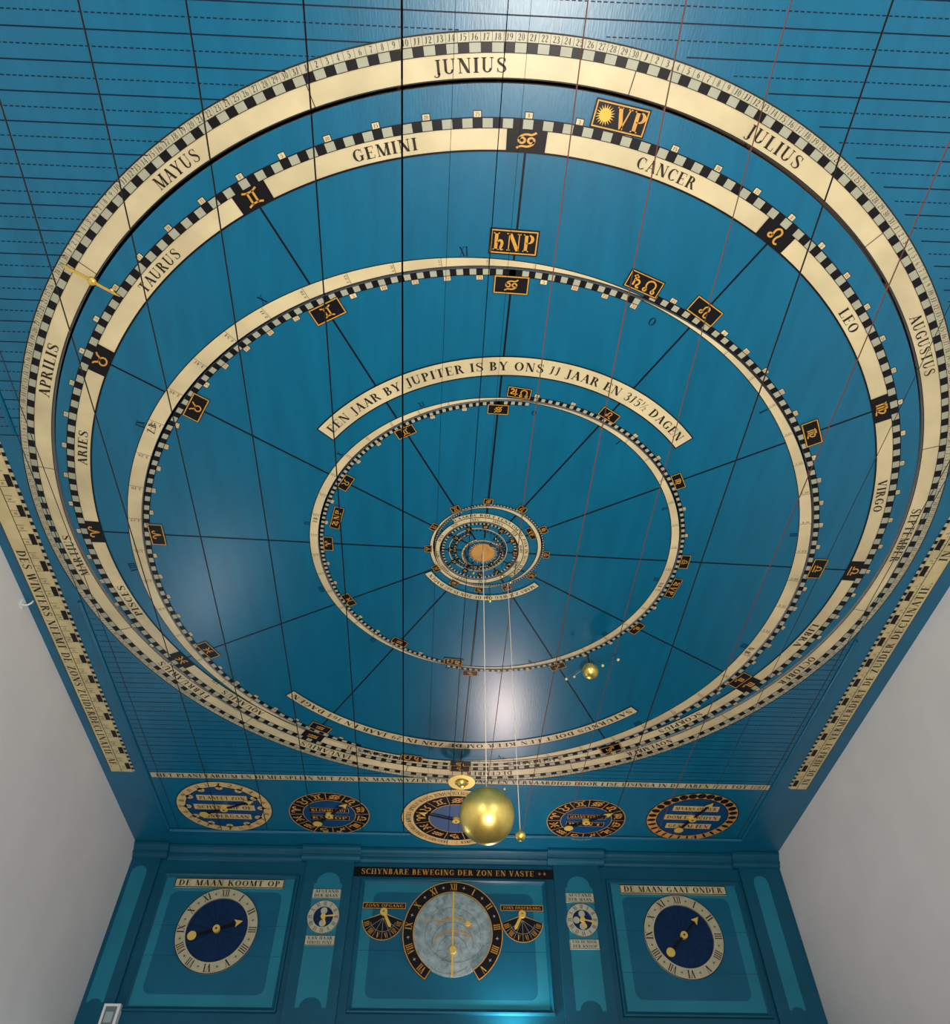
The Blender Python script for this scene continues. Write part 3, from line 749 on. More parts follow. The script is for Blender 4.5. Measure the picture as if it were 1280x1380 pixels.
plate('black plate with node signs on the far side of the large orbit ring', -.13, 3.775, 190, .126, .064, '%s%n', None, .042, 1.1)
plate('very small black plate with gilt letters beside the small orbit ring', .362, 2.072, 60, .068, .026, 'VP', None, .017, 1.0)

# ------------------------------------------------------------------ declination scales on the side boards
def side_scale(label, xi, xo, ye, txt, toward):
    """xi: toothed edge towards the room's middle, xo: outer edge"""
    sg = 1 if xi > xo else -1
    yb = -.95
    t = thing('declination_scale', label, 'scale board', ((xi+xo)/2, (yb+ye)/2, ZC))
    th = .006
    xt = xi-sg*.014
    slab('board', [(xo, -yb), (xt, -yb), (xt, -ye), (xo, -ye)], AGED, .0015, th, t)
    P = lambda nm, polys, m, l: paint(nm, polys, m, l, t, base=th)
    xm = xo+sg*.062
    P('centre_line', [rectp(min(xm-.0015, xm+.0015), -ye, max(xm-.0015, xm+.0015), -yb)], INKBR, 1)
    blk = []; tick = []; num = []
    y = ye-.03; k = 0
    while y > yb+.1:
        if k % 2 == 0: blk.append(rectp(min(xt, xt-sg*.024), -y, max(xt, xt-sg*.024), -y+.062))
        tick.append(rectp(min(xm, xt-sg*.02), -y-.001, max(xm, xt-sg*.02), -y+.001))
        tick.append(rectp(min(xm, xt-sg*.024), -y+.03, max(xm, xt-sg*.024), -y+.032))
        num += [[(xm+sg*(.012+b), -y-.03*0+(.015-a) if sg > 0 else -y+(.015+a)) for a, b in p] for p in textpolys(str((k*3) % 24), .014, width=.012)]
        y -= .078*1.0; k += 1
    paint_each('black_block', blk, INK, 1, t, ceil_map, th); stuff(P('tick_lines', tick, INKBR, 1)); stuff(P('scale_numerals', num, INKBR, 1))
    tb = []; tw = []; y = ye; k = 0
    while y > yb+.1:
        (tb if k % 2 else tw).append(rectp(min(xi, xt), -y, max(xi, xt), -y+.0195)); y -= .0195; k += 1
    stuff(paint('black_teeth', tb, INK, 2, t)); stuff(paint('ivory_teeth', tw, IVORY, 2, t))
    for nm, q in (('edge_line', rectp(min(xo, xo+sg*.003), -ye, max(xo, xo+sg*.003), -yb)),): P(nm, [q], INKBR, 1)
    tws = textwords(txt, .038, width=1.66, gap=.12)
    xb = xo+sg*.014
    for tp in tws:
        if sg > 0: tp = [[(xb+b, -(ye-.05-.83)-a) for a, b in p] for p in tp]
        else: tp = [[(xb-b, -(ye-.05-.83)+a) for a, b in p] for p in tp]
        P('word', tp, INKBR, 1)
    for tp in (textwords('IN DEN ZOMER VERMINDERT DE NOORDER DECLINATIE.', .038, width=1.66, gap=.12) if sg < 0 else []):
        P('word', [[(xb-b, -(ye-1.84-.83)+a) for a, b in p] for p in tp], INKBR, 1)
side_scale('aged cream scale board lettered DES WINTERS beside the plaster wall', -1.708, -1.842, 4.0, 'DES WINTERS NEEMT DE ZONS ZUIDERDECLINATIE AF.', 1)
side_scale('aged cream scale board lettered VERMEERDERT beside the plaster wall', 2.082, 2.194, 3.965, 'IN DE HERFST VERMEERDERT DE ZUIDER DECLINATIE.', -1)

# ------------------------------------------------------------------ five dials in a row at the far edge of the ceiling
def hand_polys(l0, l1, w): return [[(-w*.5, -l0), (w*.5, -l0), (w*.35, l1), (-w*.35, l1)]]
def add_hand(t, c, ang, l0, l1, w, mp, d, tip='arrow', tail='disc', barmat=INK, goldmat=GOLDP, sz=1.0):
    h = slab('hand', place(hand_polys(l0, l1, w), c, ang, 0)[0], barmat, d, d+.002, t, mp)
    if tip == 'arrow':
        for nm, q in (('hand_tip', [(-.022*sz, l1-.012*sz), (0, l1-.004*sz), (.0, l1+.034*sz)]), ('hand_tip', [(.022*sz, l1-.012*sz), (0, l1+.034*sz), (0, l1-.004*sz)])):
            slab(nm, place([q], c, ang, 0)[0], goldmat, d+.001, d+.004, h, mp)
    elif tip == 'disc': slab('hand_tip', disc(pol(c, l1, ang), .02*sz, 20), goldmat, d+.001, d+.004, h, mp)
    if tail == 'disc': slab('hand_tail', disc(pol(c, -l0, ang), .026*sz, 24), goldmat, d+.001, d+.004, h, mp)
    hb = slab('hub', disc(c, .021*sz, 24), goldmat, .0, d+.008, t, mp)
    slab('pin', disc(c, .006*sz, 10), DARKMETAL, d+.006, d+.0095, hb, mp)
def ceiling_dial(label, X, Y, r, kind, lines, ang):
    c = V2(X, Y); t = thing('ceiling_dial', label, 'dial', (X, Y, ZC))
    P = lambda nm, polys, m, l, par=None: paint(nm, polys, m, l, par or t)
    ri = r*(.80 if kind == 'text' else .66 if kind == 'zodiac' else .78 if kind == 'moon' else .78)
    P('face', annulus(c, 0.0005, ri, 0, 360, 7.5), DIALBLUE, 1)
    ringm = INK if kind == 'zodiac' else (OCHRE if kind == 'moon' else mat('aged_cream_paint', (.66, .47, .20), .45, var=.15, scale=20))
    P('ring_band', annulus(c, ri, r, 0, 360, 4), ringm, 2)
    for q in (annulus(c, r-.002, r+.003, 0, 360, 4), annulus(c, ri-.002, ri+.002, 0, 360, 4)): P('ring_edge', q, INK if kind != 'zodiac' else OCHRE, 3)
    if kind == 'zodiac':
        k0 = 12
        for k in range(12): P('divider', [place([rectp(-.0022, ri, .0022, r)], c, 30*k+k0-15, 0)[0]], OCHRE, 3)
        for k, nm in enumerate(ZOD):
            s = (r-ri)*.68
            P('zodiac_sign', place([[((x-.5)*s*1.2, (y-.5)*s) for x, y in p] for p in signpolys(nm, .15)], c, k0+30*k, (ri+r)/2), OCHRE, 3)
    elif kind == 'text':
        stuff(P('ring_numerals', [q for k in range(24) for q in bend(textpolys(str(k % 12+1), .03, width=.026), c, 15*k, ri+.012)], INKBR, 3))
        for k in range(12): P('scallop', [disc(pol(c, ri-.008, 30*k), .022, 14)], mat('aged_cream_paint', (.66, .47, .20)), 2)
        stuff(P('scallop_numerals', [q for k in range(12) for q in place(textpolys(str(k+1), .02, width=.016), c, 30*k, ri-.02)], INKBR, 3))
    elif kind == 'moon':
        ov = []
        for k in range(29):
            a = 360*k/29; f = .5+.5*cos(R(a)); wd = .006+f*.021
            q = [(wd*cos(2*pi*i/16), .026*sin(2*pi*i/16)) for i in range(16)]
            P('moon_phase', place([q], c, a, (ri+r)/2), INK, 3)
    elif kind == 'months':
        P('ring_lettering', bend(textpolys('JANUARIUS FEBRUARIUS MARTIUS APRILIS MAYUS JUNIUS JULIUS AUGUSTUS SEPTEMBER OCTOBER NOVEMBER DECEMBER', .03, width=2*pi*(ri+.01)*.985), c, 0, ri+.018), INKBR, 3)
        rj = r*.50
        P('sign_band', annulus(c, rj, ri-.004, 0, 360, 4), INK, 2)
        P('sign_band_edges', annulus(c, rj-.003, rj+.002, 0, 360, 4), OCHRE, 3)
        for k in range(12): P('divider', [place([rectp(-.002, rj, .002, ri-.004)], c, 30*k-15, 0)[0]], OCHRE, 3)
        for k, nm in enumerate(ZOD):
            s = (ri-rj)*.62
            P('zodiac_sign', place([[((x-.5)*s*1.2, (y-.5)*s) for x, y in p] for p in signpolys(nm, .15)], c, 30*k, (ri+rj)/2), OCHRE, 3)
        P('inner_disc', annulus(c, 0.0005, rj-.003, 0, 360, 7.5), mat('grey_blue_paint', (.05, .10, .22), .45), 2)
    n = len(lines)
    for k, tx in enumerate(lines):
        y = (n-1)/2*.105*r/.285-k*.105*r/.285
        hw = sqrt(max(.001, (ri*.80)**2-y*y)); hh = .024*r/.285*1.25
        pm = INK if kind == 'zodiac' else mat('aged_cream_paint', (.66, .47, .20))
        pl = P('text_strip', moved([rectp(-hw, -hh, hw, hh)], c[0], c[1]+y), pm, 2)
        P('strip_lettering', moved(textpolys(tx, hh*1.15, width=hw*1.8), c[0], c[1]+y-hh*.57), OCHRE if kind == 'zodiac' else INKBR, 3, pl)
        if kind == 'zodiac': P('strip_border', moved(frame_polys(-hw, -hh, hw, hh, .003), c[0], c[1]+y), OCHRE, 3, pl)
    add_hand(t, c, ang, r*.52, r*.62, .020, ceil_map, .012, 'arrow', 'disc', INK, GOLDP, 1.1)
ceiling_dial('large cream edged ceiling dial with three text strips and scalloped inner rim', -1.257, 4.368, .284, 'text', ['PLANEET ZON', 'SCHYNT OP OF', 'ONDERGAAN'], 62)
ceiling_dial('smaller zodiac ceiling dial between cream edged and month dials', -.628, 4.412, .242, 'zodiac', ['KLIMMENDE', 'KNOOP'], 38)
ceiling_dial('central ceiling dial with month ring, partly behind the hanging gold sun', .148, 4.425, .335, 'months', [], 290)
ceiling_dial('smaller zodiac ceiling dial between month and moon phase dials', .952, 4.400, .240, 'zodiac', ['MAANS VERSTE', 'PUNT'], 52)
ceiling_dial('ceiling dial with a ring of black moon phases', 1.600, 4.329, .279, 'moon', ['MAANS OUDER', 'DOM EN SCHYN', 'GESTALTEN'], 22)

# ------------------------------------------------------------------ far wall: panelled wainscot
def wbox(name, x0, x1, z0, z1, d0, d1, m, parent): return slab(name, rectp(x0, z0, x1, z1), m, d0, d1, parent, wall_map)
def wallfar():
    v = []
    for x, yy in ((XL, 0), (XR, 0)):
        for z in (0, ZC): v += [(x, fw(x), z), (x, fw(x)+.15, z)]
    f = [(0, 1, 3, 2), (4, 6, 7, 5), (0, 4, 5, 1), (2, 3, 7, 6), (0, 2, 6, 4), (1, 5, 7, 3)]
    return ob('wall_far', v, f, WALLB, kind='structure')
WF = wallfar()
PIL = [(-1.89, -1.708, -1.865, -1.77), (-.785, -.483, -.717, -.543), (.791, 1.087, .856, 1.028), (1.999, 2.268, 2.072, 2.165)]
PROUD = .022
def profile_run(name, x0, x1, prof, m, parent):
    """moulding profile [(z, depth)] swept along x"""
    v = []; n = len(prof)
    for x in (x0, x1): v += [wall_map(x, z, d) for z, d in prof]
    f = [(i, i+1, n+i+1, n+i) for i in range(n-1)]+[tuple(range(n-1, -1, -1)), tuple(range(n, 2*n))]
    f = [q[::-1] for q in f]
    return ob(name, v, f, m, parent)
def cornice(x0, x1, fwd, name):
    prof = [(-.004, 0), (-.004, .05+fwd), (-.016, .05+fwd), (-.02, .042+fwd), (-.03, .036+fwd), (-.042, .024+fwd), (-.05, .02+fwd), (-.05, .026+fwd), (-.06, .026+fwd), (-.066, .014+fwd), (-.08, .008+fwd), (-.086, .0+fwd*.9), (-.086, 0)]
    profile_run(name, x0, x1, prof, WALLB, WF)
xs = [XL]
for a, b, _, _ in PIL:
    cornice(max(XL, a-.035), min(XR, b+.035), PROUD+.006, 'capital')
for a, b in zip(PIL, PIL[1:]): cornice(a[1]+.035, b[0]-.035, 0, 'cornice')
def arched(x0, x1, zs, zt, zb, zc, shoulder):
    """panel with an arched top on shoulders and an arched bite at the foot"""
    out = []; N = 24; cx = (x0+x1)/2; h = (x1-x0)/2; ha = h*(1-shoulder); hb = h*.72
    xsn = sorted(set([x0, cx-ha, cx+ha, x1]+[cx-ha+2*ha*i/N for i in range(N+1)]+[cx-hb+2*hb*i/N for i in range(N+1)]))
    top = lambda x: zs+(zt-zs)*sqrt(max(0, 1-((x-cx)/ha)**2)) if abs(x-cx) < ha else zs
    bot = lambda x: zb+(zc-zb)*sqrt(max(0, 1-((x-cx)/hb)**2)) if abs(x-cx) < hb else zb
    for a, b in zip(xsn, xsn[1:]):
        e = 1e-6; out.append([(a, bot(a+e)), (b, bot(b-e)), (b, top(b-e)), (a, top(a+e))])
    return out
for i, (a, b, pa, pb) in enumerate(PIL):
    p = wbox('pilaster', a, b, -2.9, -.080, 0, PROUD, WALLB, WF)
    sh = .14 if i in (1, 2) else .0
    zs, zt, zb, zc = (-.228, -.158, -.907, -.855) if i in (1, 2) else (-.18, -.135, -.893, -.875)
    paint('light_panel', arched(pa, pb, zs, zt, zb, zc, sh), WALLL, 1, p, wall_map, PROUD)
def rrect(x0, z0, x1, z1, r, n=8):
    q = []
    for cx, cz, a0 in ((x1-r, z1-r, 0), (x0+r, z1-r, 90), (x0+r, z0+r, 180), (x1-r, z0+r, 270)):
        q += [(cx+r*cos(R(a0+90*i/n)), cz+r*sin(R(a0+90*i/n))) for i in range(n+1)]
    return q
def panel(x0, x1, z0, z1, fx0, fx1, fz0, fz1, lines):
    # raised moulding round a sunk field
    w_, hgt = .03, .016
    fr = thing_part = None
    v = []; f = []
    rings = [(0, 0), (.004, hgt), (.012, hgt+.002), (.02, .008), (w_, .002), (w_, -.0)]
    for o, d in rings:
        for a, b in ((x0+o, z0+o), (x1-o, z0+o), (x1-o, z1-o), (x0+o, z1-o)): v.append(wall_map(a, b, d))
    for k in range(len(rings)-1):
        for i in range(4):
            j = (i+1) % 4; f.append((4*k+i, 4*k+j, 4*k+4+j, 4*k+4+i))
    fr = ob('panel_moulding', v, f, WALLB, WF)
    zs_ = [z0+w_-.002]+sorted(lines)+[z1-w_+.002]
    inner = rrect(fx0, fz0, fx1, fz1, .045)
    for k in range(len(zs_)-1):                      # boards with open joints between them
        a = zs_[k]+(.0012 if k else 0); b = zs_[k+1]-(.0012 if k < len(zs_)-2 else 0)
        fld = slab('panel_board', rectp(x0+w_-.002, a, x1-w_+.002, b), WALLL, 0, .0014, WF, wall_map)
        q = [(y, x) for x, y in inner]
        q = clipx(clipx(q, a, False), b, True)
        if len(q) > 2: paint('inner_field', [[(y, x) for x, y in q]], WALLM, 3, fld, wall_map)
panel(-1.668, -.815, -.932, -.166, -1.585, -.905, -.843, -.278, (-.476, -.642))
panel(-.432, .742, -.928, -.180, -.338, .648, -.852, -.264, (-.60,))
panel(1.122, 1.978, -.930, -.164, 1.21, 1.882, -.842, -.270, (-.47, -.70))

def wall_sign(label, x0, x1, z0, z1, lines, m, tm, th, gap=.14, border=None):
    t = thing('name_board', label, 'sign', wall_map((x0+x1)/2, z0, .0))
    slab('board', rectp(x0, z0, x1, z1), m, 0.0, .012, t, wall_map)
    if border is None: border = INK if m is not INK else GILT
    bw = .0045
    paint('border', frame_polys(x0, z0, x1, z1, bw), border, 1, t, wall_map, .012)
    n = len(lines); hgt = (z1-z0)/n
    for k, tx in enumerate(lines):
        zc = z1-hgt*(k+.5)
        for wd in textwords(tx, th, width=(x1-x0)*.93, gap=.12): paint('word', moved(wd, (x0+x1)/2, zc-th/2), tm, 1, t, wall_map, .0126)
wall_sign('cream sign DE MAAN KOOMT OP above a moon clock', -1.578, -.905, -.257, -.203, ['DE MAAN KOOMT OP'], CREAM, INK, .034)
wall_sign('cream sign DE MAAN GAAT ONDER above a moon clock', 1.206, 1.882, -.253, -.199, ['DE MAAN GAAT ONDER'], CREAM, INK, .034)
wall_sign('long black sign with gilt capitals over the central wall panel', -.478, .793, -.169, -.114, ['SCHYNBARE BEWEGING DER ZON EN VASTE **'], INK, GILT, .034, border=INK)
PALE = mat('pale_sign_paint', (.50, .50, .38), .5, var=.1, scale=30)
for xc, b1, b2 in ((-.630, 'VAN HAAR', 'VERSTE PUNT'), (.942, 'VAN DE NOOR', 'DER KNOOP')):
    nm = 'moon rise side' if xc < 0 else 'moon set side'
    fd = 'rising moon clock panel' if xc < 0 else 'setting moon clock panel'
    for (z0, z1, ls, tx) in ((-.320, -.263, ['AFSTAND', 'DER MAAN'], 'above'), (-.588, -.533, [b1, b2], 'below')):
        old = PROUD
        t = thing('name_board', 'small pale two line sign %s the little clock beside the %s' % (tx, fd), 'sign', wall_map(xc, z0, PROUD))
        slab('board', rectp(xc-.088, z0, xc+.088, z1), PALE, PROUD, PROUD+.008, t, wall_map)
        paint('border', frame_polys(xc-.088, z0, xc+.088, z1, .0025), INKBR, 1, t, wall_map, PROUD+.008)
        for k, s in enumerate(ls):
            for wd in textwords(s, .017, width=.145, gap=.12): paint('word', moved(wd, xc, z1-.0235-k*.025), INKBR, 1, t, wall_map, PROUD+.0086)

ROMAN = ['XII', 'I', 'II', 'III', 'IIII', 'V', 'VI', 'VII', 'VIII', 'IX', 'X', 'XI']
def star(k): return [[(0, 0), (k*.25*cos(R(a-45)), k*.25*sin(R(a-45))), (k*cos(R(a)), k*sin(R(a))), (k*.25*cos(R(a+45)), k*.25*sin(R(a+45)))] for a in (0, 90, 180, 270)]
def moon_clock(label, x, z, ang):
    c = (x, z); t = thing('moon_clock', label, 'clock', wall_map(x, z-.24, 0))
    slab('dial_face', disc(c, .185, 64), NAVY, .002, .005, t, wall_map)
    rg = ringslab('dial_ring', c, .178, .240, 0, 360, 72, mat('clock_ring_cream', (.52, .47, .31), .45, var=.12, scale=25), .002, .010, t, wall_map)
    for q in (annulus(c, .237, .241, 0, 360, 5), annulus(c, .1775, .180, 0, 360, 5)): paint('ring_edge', q, INK, 1, rg, wall_map, .010)
    for k, s in enumerate(ROMAN): paint('numeral', place(textpolys(s, .042, sx=.62 if len(s) > 2 else .8, gap=.06), c, 30*k, .189), INK, 1, t, wall_map, .0104)
    for k in range(12): paint('star_mark', place(star(.011), c, 30*k+15, .209), INKBR, 1, t, wall_map, .0104)
    stuff(paint('face_lines', [place([rectp(-.001, .03, .001, .17)], c, a, 0)[0] for a in range(0, 360, 20)], INK, 1, t, wall_map, .0054))
    add_hand(t, c, ang, .140, .118, .016, wall_map, .018, 'arrow', 'disc', INK, GOLDP, 1.0)
moon_clock('round cream and navy clock under the KOOMT OP sign', -1.252, -.500, 73)
moon_clock('round cream and navy clock under the GAAT ONDER sign', 1.554, -.498, 46)
def small_clock(label, x, z, a1, a2):
    c = (x, z); d0 = PROUD; t = thing('small_clock', label, 'clock', wall_map(x, z-.1, PROUD))
    slab('dial_face', disc(c, .062, 40), NAVY, d0, d0+.003, t, wall_map)
    rg = ringslab('dial_ring', c, .058, .097, 0, 360, 48, PALE, d0, d0+.007, t, wall_map)
    for q in (annulus(c, .0945, .097, 0, 360, 6), annulus(c, .057, .0595, 0, 360, 6)): paint('ring_edge', q, INKBR, 1, rg, wall_map, d0+.007)
    stuff(paint('ring_numerals', [q for k, s in enumerate(ROMAN) for q in place(textpolys(s, .022, sx=.5 if len(s) > 2 else .7, gap=.06), c, 30*k, .067)], INKBR, 1, t, wall_map, d0+.0074))
    paint_each('medallion', [disc((x, z+.036), .020, 18), disc((x, z-.036), .020, 18)]+([] if x < 0 else [disc((x-.036, z), .02, 18)]), PALE, 1, t, wall_map, d0+.003)
    for a, l, wd in ((a1, .082, .010), (a2, .054, .016)):
        h = slab('hand', place([[(-wd*.3, 0), (wd*.3, 0), (wd*.5, l*.8), (0, l), (-wd*.5, l*.8)]], c, a, 0)[0], GOLDP, d0+.012, d0+.015, t, wall_map)
    slab('hub', disc(c, .015, 20), GOLDP, d0, d0+.018, t, wall_map)
small_clock('little two handed clock on the pilaster beside the rising moon panel', -.630, -.427, 84, 160)
small_clock('little two handed clock on the pilaster beside the setting moon panel', .943, -.423, 100, 158)
def star_clock():
    x, z = .155, -.500; c = (x, z); t = thing('star_clock', 'horseshoe dark clock with pale star disc and long gold rod on the central panel', 'clock', wall_map(x, z-.3, 0))
    sky = slab('sky_disc', disc(c, .240, 72), SKYDISC, .002, .006, t, wall_map)
    rg = ringslab('hour_ring', c, .236, .300, -149, 149, 80, INK, .002, .014, t, wall_map)
    paint('gilt_edge', annulus(c, .296, .301, -149, 149, 4)+annulus(c, .235, .2395, -149, 149, 4)+annulus(c, .2395, .296, -149, -148, 9)+annulus(c, .2395, .296, 148, 149, 9), GILT, 1, rg, wall_map, .014)
    for k, s in enumerate(ROMAN[-5:]+ROMAN[:6]):
        a = -150+30*k+0
    hrs = [(30*k*.92, ROMAN[k % 12]) for k in range(-5, 6)]
    for a, s in hrs: paint('numeral', place(textpolys(s, .040, sx=.6 if len(s) > 2 else .8, gap=.06), c, a, .248), GILT, 1, t, wall_map, .0144)
    for a, _ in hrs[:-1]: paint('star_mark', place(star(.012), c, a+13.8, .268), mat('silver_paint', (.45, .45, .42), .4), 1, t, wall_map, .0144)
    # engraved circles and sprinkled stars of the sky disc
    P = []
    random.seed(4)
    for (dx, dz, rr, a0, a1) in ((0, -.02, .165, -95, 95), (.0, -.06, .12, -100, 100), (.02, .03, .19, 120, 240), (-.02, -.05, .17, 140, 220), (.0, -.1, .085, -80, 80)):
        P += annulus((x+dx, z+dz), rr, rr+.0025, a0, a1, 5)
    for k in range(90):
        a = random.uniform(0, 360); rr = .225*sqrt(random.random()); q = pol(c, rr, a)
        if random.random() < .5: P += moved(star(.006), *q)
        else:
            b = random.uniform(0, 180); P += place([rectp(-.0012, -.014, .0012, .014)], q, b, 0)
    P = [p for p in P if all(math.hypot(q[0]-x, q[1]-z) < .237 for q in p)]
    stuff(paint('star_lines', P, SKYSWIRL, 1, t, wall_map, .006))
    gp = annulus((x+.0, z-.07), .150, .158, -42, 50, 5)+annulus((x+.01, z-.14), .150, .157, -55, 45, 5)+annulus((x-.13, z-.09), .16, .165, -20, 25, 5)
    gp = [p for p in gp if all(math.hypot(q[0]-x, q[1]-z) < .232 for q in p)]
    paint('gilt_arcs', gp, GILT, 2, t, wall_map, .006)
    rod = slab('rod', rectp(x-.0055, z-.240, x+.0055, z+.235), GOLDP, .012, .018, t, wall_map)
    slab('rod_boss', disc((x+.002, z-.098), .020, 24), GOLDP, .005, .024, rod, wall_map)
    q = pol((x, z-.07), .154, 36)
    sb = slab('sun_marker', disc(q, .013, 18), GOLDP, .006, .012, t, wall_map)
    for k in range(8): slab('sun_ray', place([[(-.004, .010), (.004, .010), (0, .022)]], q, 45*k, 0)[0], GOLDP, .006, .009, sb, wall_map)
star_clock()
def fan_dial(label, x, z, tx, hand):
    c = (x, z); t = thing('fan_dial', label, 'dial', wall_map(x, z-.16, 0))
    k = (x, z-.032); A = [98+i*164/28 for i in range(29)]
    fan = lambda r, top: [[(x, z-top), pol(k, r, a), pol(k, r, b)] for a, b in zip(A, A[1:])]
    paint('gilt_back', fan(.128, 0), GILT, 1, t, wall_map, .002)
    paint('dark_field', fan(.1235, .008), INK, 2, t, wall_map, .002)
    OS = mat('old_silver_paint', (.25, .25, .22), .4)
    paint('inner_arc', annulus(k, .078, .081, 108, 252, 6), OS, 3, t, wall_map, .002)
    for a in (124, 152, 180, 208, 236): paint('spoke', place([rectp(-.0013, .0, .0013, .122)], k, a, 0), OS, 3, t, wall_map, .002)
    for n_, s in enumerate(['VIII', 'VII', 'VI', 'V', 'IIII', 'III']):
        a = 110+28*n_
        paint('numeral', place([[(-a_, -b_) for a_, b_ in p] for p in textpolys(s, .030, width=.027 if len(s) > 2 else .018)], k, a, .117), GILT, 3, t, wall_map, .002)
    h = slab('hand', place([[(-.007, 0), (.007, 0), (.010, .09), (0, .104), (-.010, .09)]], c, hand, 0)[0], GOLDP, .012, .016, t, wall_map)
    ringslab('hand_ring', c, .007, .022, 0, 360, 24, GOLDP, .0, .018, t, wall_map)
    t2 = thing('name_board', 'tiny black sign with gilt letters over the %s' % tx[1], 'sign', wall_map(x, z+.022, 0))
    slab('board', rectp(x-.132, z+.020, x+.132, z+.056), INK, 0, .006, t2, wall_map)
    paint('border', frame_polys(x-.132, z+.020, x+.132, z+.056, .004), GILT, 1, t2, wall_map, .006)
    for wd in textwords(tx[0], .017, width=.235): paint('word', moved(wd, x, z+.0295), GILT, 1, t2, wall_map, .0064)
fan_dial('fan shaped dial with gold hand between the rising moon side and the star clock', -.269, -.386, ('ZONS OPGANG', 'fan dial on the rising moon side'), 152)
fan_dial('fan shaped dial with gold hand between the star clock and the setting moon side', .578, -.388, ('ZONS ONDERGANG', 'fan dial on the setting moon side'), 208)

# small framed gauge fixed to the wall by the corner pilaster
g = thing('wall_gauge', 'small white framed grey gauge fixed beside the corner pilaster', 'gauge', wall_map(-1.707, -1.02, 0))
wbox('housing', -1.752, -1.662, -1.02, -.905, 0, .045, WHITEP, g)
wbox('screen', -1.738, -1.677, -1.005, -.919, .045, .0465, GREYG, g)
wbox('reading', -1.729, -1.688, -.995, -.945, .0465, .0475, mat('pale_grey_reading', (.35, .42, .44), .4), g)
# little white hook high on the side wall
hk = thing('wall_hook', 'tiny white curved hook high on the plaster wall beside the DES WINTERS scale', 'hook', (XL, 2.60, ZC-.02))
def hook():
    pts = [Vector((XL+.0, 2.60, ZC-.03)), Vector((XL+.015, 2.60, ZC-.036)), Vector((XL+.03, 2.60, ZC-.034)), Vector((XL+.04, 2.60, ZC-.022)), Vector((XL+.042, 2.60, ZC-.008))]
    v = []; f = []; n = 8
    for i, p in enumerate(pts):
        a = pts[max(0, i-1)]; b = pts[min(len(pts)-1, i+1)]; d = (b-a).normalized(); s = Vector((0, 1, 0)); u = d.cross(s)
        for k in range(n): v.append(tuple(p+(s*cos(2*pi*k/n)+u*sin(2*pi*k/n))*.004))
    for i in range(len(pts)-1):
        for k in range(n): f.append((i*n+k, i*n+(k+1) % n, (i+1)*n+(k+1) % n, (i+1)*n+k))
    f.append(tuple(range(n))); f.append(tuple(range((len(pts)-1)*n, len(pts)*n)))
    ob('bent_wire', v, f, WHITEP, hk, smooth=True)
    ob('foot', *boxmesh(XL, XL+.006, 2.585, 2.615, ZC-.045, ZC-.015), WHITEP, hk)
hook()

# ------------------------------------------------------------------ hanging globes
def globe(t, c, r, m=GOLD, nm='globe', n=40): return ob(nm, *sphere(c, r, n, n//2+4), m, t, smooth=True)
zb = ZCAM+1.199
t = thing('hanging_sun_globe', 'large polished gold globe hanging on a long cord from the painted sun', 'globe', (.1677, 2.1865, zb-.084))
globe(t, (.1677, 2.1865, zb), .0842, GOLD, 'globe', 64)
ob('cord', *tube((.1677, 2.1865, zb+.083), (.1677, 2.1865, ZC), .0015), CORD, t)
ob('eyelet', *tube((.1677, 2.1865, zb+.081), (.1677, 2.1865, zb+.094), .005, 12), BRASS, t)
ze = ZCAM+1.219
t = thing('hanging_earth_globe', 'small gold globe hanging low on a cord beside the large gold globe', 'globe', (.287, 2.343, ze-.017))
globe(t, (.287, 2.343, ze), .0168, GOLD, 'globe', 32)
ob('cord', *tube((.287, 2.343, ze+.016), (.287, 2.343, ZC-.03), .0012), CORD, t)
ob('eyelet', *tube((.287, 2.343, ze+.015), (.287, 2.343, ze+.023), .003, 10), BRASS, t)
def onslot(c, r, ang): p = (c[0]+r*sin(R(ang)), c[1]+r*cos(R(ang))); return p[0], -p[1]
def planet(name, label, x, y, z, r, rod=.0022, m=GOLD):
    t = thing(name, label, 'globe', (x, y, z-r))
    globe(t, (x, y, z), r, m, 'globe', 32 if r > .02 else 20)
    if z+r < ZC: ob('rod', *tube((x, y, z+r*.95), (x, y, ZC+.012), rod, 8), DARKMETAL, t)
    return t
def slot_at(c, r, x, y):
    a = atan2(x-c[0], -y-c[1]); return c[0]+r*sin(a), -(c[1]+r*cos(a))
ex, ey = slot_at(EC, .165, .281, .2+2.137)
e = planet('planet_globe', 'tiny gold globe on the cream month ring, holding the smaller cord', ex, ey, ZC-.022, .0062, .0014)
x, y = .299, 2.345
t = planet('moon_globe', 'tiny pale globe close beside the one holding the smaller cord', x, y, ZC-.024, .005, .001, PALEBALL)
x, y = slot_at(VC, .1195, .131, 2.318)
planet('planet_globe', 'tiny gold globe on the thin ring next to the cream month ring', x, y, ZC-.02, .006, .0014)
x, y = slot_at(HC, .077, .191, 2.152)
planet('planet_globe', 'tiny dark globe on the innermost ring by the painted sun', x, y, ZC-.018, .006, .0014, DARKMETAL)
x, y = slot_at(MAC, .231, .211, 2.392)
planet('planet_globe', 'tiny gold globe hanging over the short curled motto banner', x, y, ZC-.092, .0075, .0012)
jx, jy, jz = .720, 2.828, ZCAM+2.292
jt = planet('planet_globe', 'gold globe with a row of tiny moons under the medium orbit ring', jx, jy, jz, .0385, .003)
for (mx, my) in ((.614, 2.894), (.650, 2.875), (.772, 2.785), (.837, 2.738)):
    mm = globe(jt, (mx, my, jz), .0072 if mx not in (.650,) else .006, PALEBALL, 'moon', 16)
    dx, dy = mx-jx, my-jy; l = math.hypot(dx, dy); zt = ZC-.03
    ob('wire', *tube((mx, my, jz+.006), (jx+dx*.0, jy+dy*.0, jz+.039), .0007, 5), DARKMETAL, mm)
sx, sy, sz = .155, 3.812, ZCAM+2.28
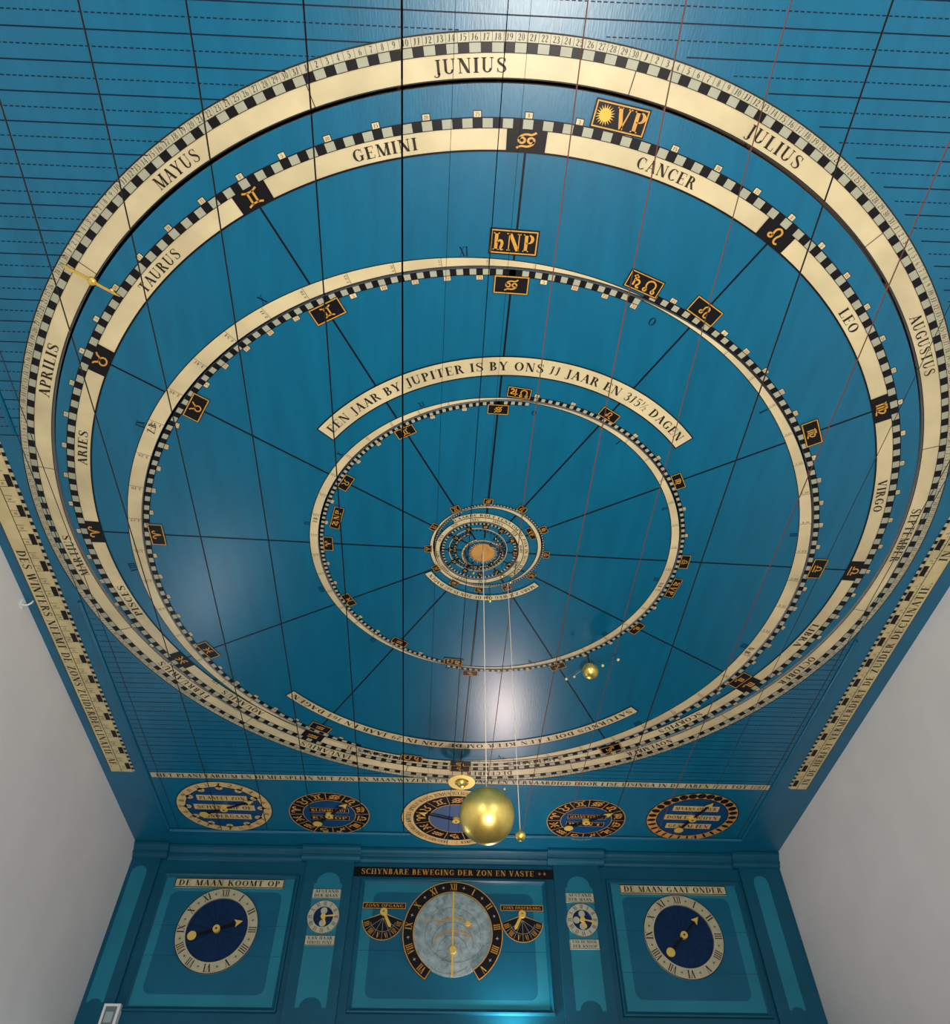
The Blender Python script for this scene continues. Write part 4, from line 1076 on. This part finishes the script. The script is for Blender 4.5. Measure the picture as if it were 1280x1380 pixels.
st = planet('planet_globe', 'gold globe inside a flat gold ring beneath the far side of the large orbit ring', sx, sy, sz, .030, .003)
ringslab('globe_ring', (sx, -sy), .040, .074, 0, 360, 64, mat('bright_gold_leaf', (.95, .70, .18), .35, .3), ZC-sz-.0015, ZC-sz+.0015, st)
ob('ring_bracket', *boxmesh(sx-.044, sx+.044, sy-.002, sy+.002, sz-.001, sz+.001), BRASS, st)
for (mx, my) in ((-.043, 3.783), (.035, 3.794), (.398, 3.865)):
    mm = globe(st, (mx, my, sz), .0072, PALEBALL, 'moon', 16)
    ob('wire', *tube((mx, my, sz+.006), (sx, sy, sz+.034), .0007, 5), DARKMETAL, mm)

# gilt pointer riding in the calendar slot
def pointer():
    a = Vector((-1.262, 1.008, 0)); b = Vector((-1.105, 1.103, 0)); d = (b-a).normalized(); n = Vector((-d.y, d.x, 0))
    t = thing('calendar_pointer', 'small gilt pointer riding between calendar ring and zodiac ring near TAURUS', 'pointer', (-1.185, 1.0606, ZC-.02))
    zc = ZC-.018
    def bar(nm, s0, s1, w0, w1, z0, z1, m):
        v = []
        for z in (z0, z1):
            for s, w_ in ((s0, -w0), (s1, -w1), (s1, w1), (s0, w0)): v.append((*(a+d*s+n*w_)[:2], z))
        return ob(nm, v, [(3, 2, 1, 0), (4, 5, 6, 7), (0, 1, 5, 4), (1, 2, 6, 5), (2, 3, 7, 6), (3, 0, 4, 7)], m, t)
    L = (b-a).length
    gp = mat('gilt_pointer', (.80, .52, .10), .35, .5, var=.1, scale=60)
    bar('arm', 0, L*.52, .0055, .004, zc-.003, zc, gp); bar('arm', L*.52, L*.88, .005, .004, zc-.003, zc, gp); bar('tip', L*.88, L, .004, .0005, zc-.003, zc, gp)
    m = a+d*L*.5; ob('boss', *sphere((m.x, m.y, zc-.002), .014, 20, 12, .7), gp, t, smooth=True)
    m2 = a+d*L*.84-n*.006; ob('bead', *sphere((m2.x, m2.y, zc-.002), .007, 14, 8, .8), gp, t, smooth=True)
    m3 = slot_at(MC, 1.735, m.x, m.y); ob('stem', *tube((m.x, m.y, zc), (m3[0], m3[1], ZC+.012), .003), DARKMETAL, t)
pointer()

GROUPS = {'orbit_ring': 'orbit rings around the painted sun', 'inner_orbit_ring': 'innermost orbit rings', 'motto_banner': 'cream mottos on the ceiling', 'letter_plate': 'black and gilt letter plates on the ceiling',
          'declination_scale': 'declination scales on the side boards', 'ceiling_dial': 'row of dials at the far edge of the ceiling', 'name_board': 'lettered boards on the panelled wall',
          'moon_clock': 'moon clocks on the panelled wall', 'small_clock': 'little clocks on the pilasters', 'fan_dial': 'fan dials on the central panel', 'planet_globe': 'planet globes hanging from the slots'}
for o in scn.objects:
    g_ = GROUPS.get(o.name.split('.')[0])
    if g_ and o.parent is None: o['group'] = g_
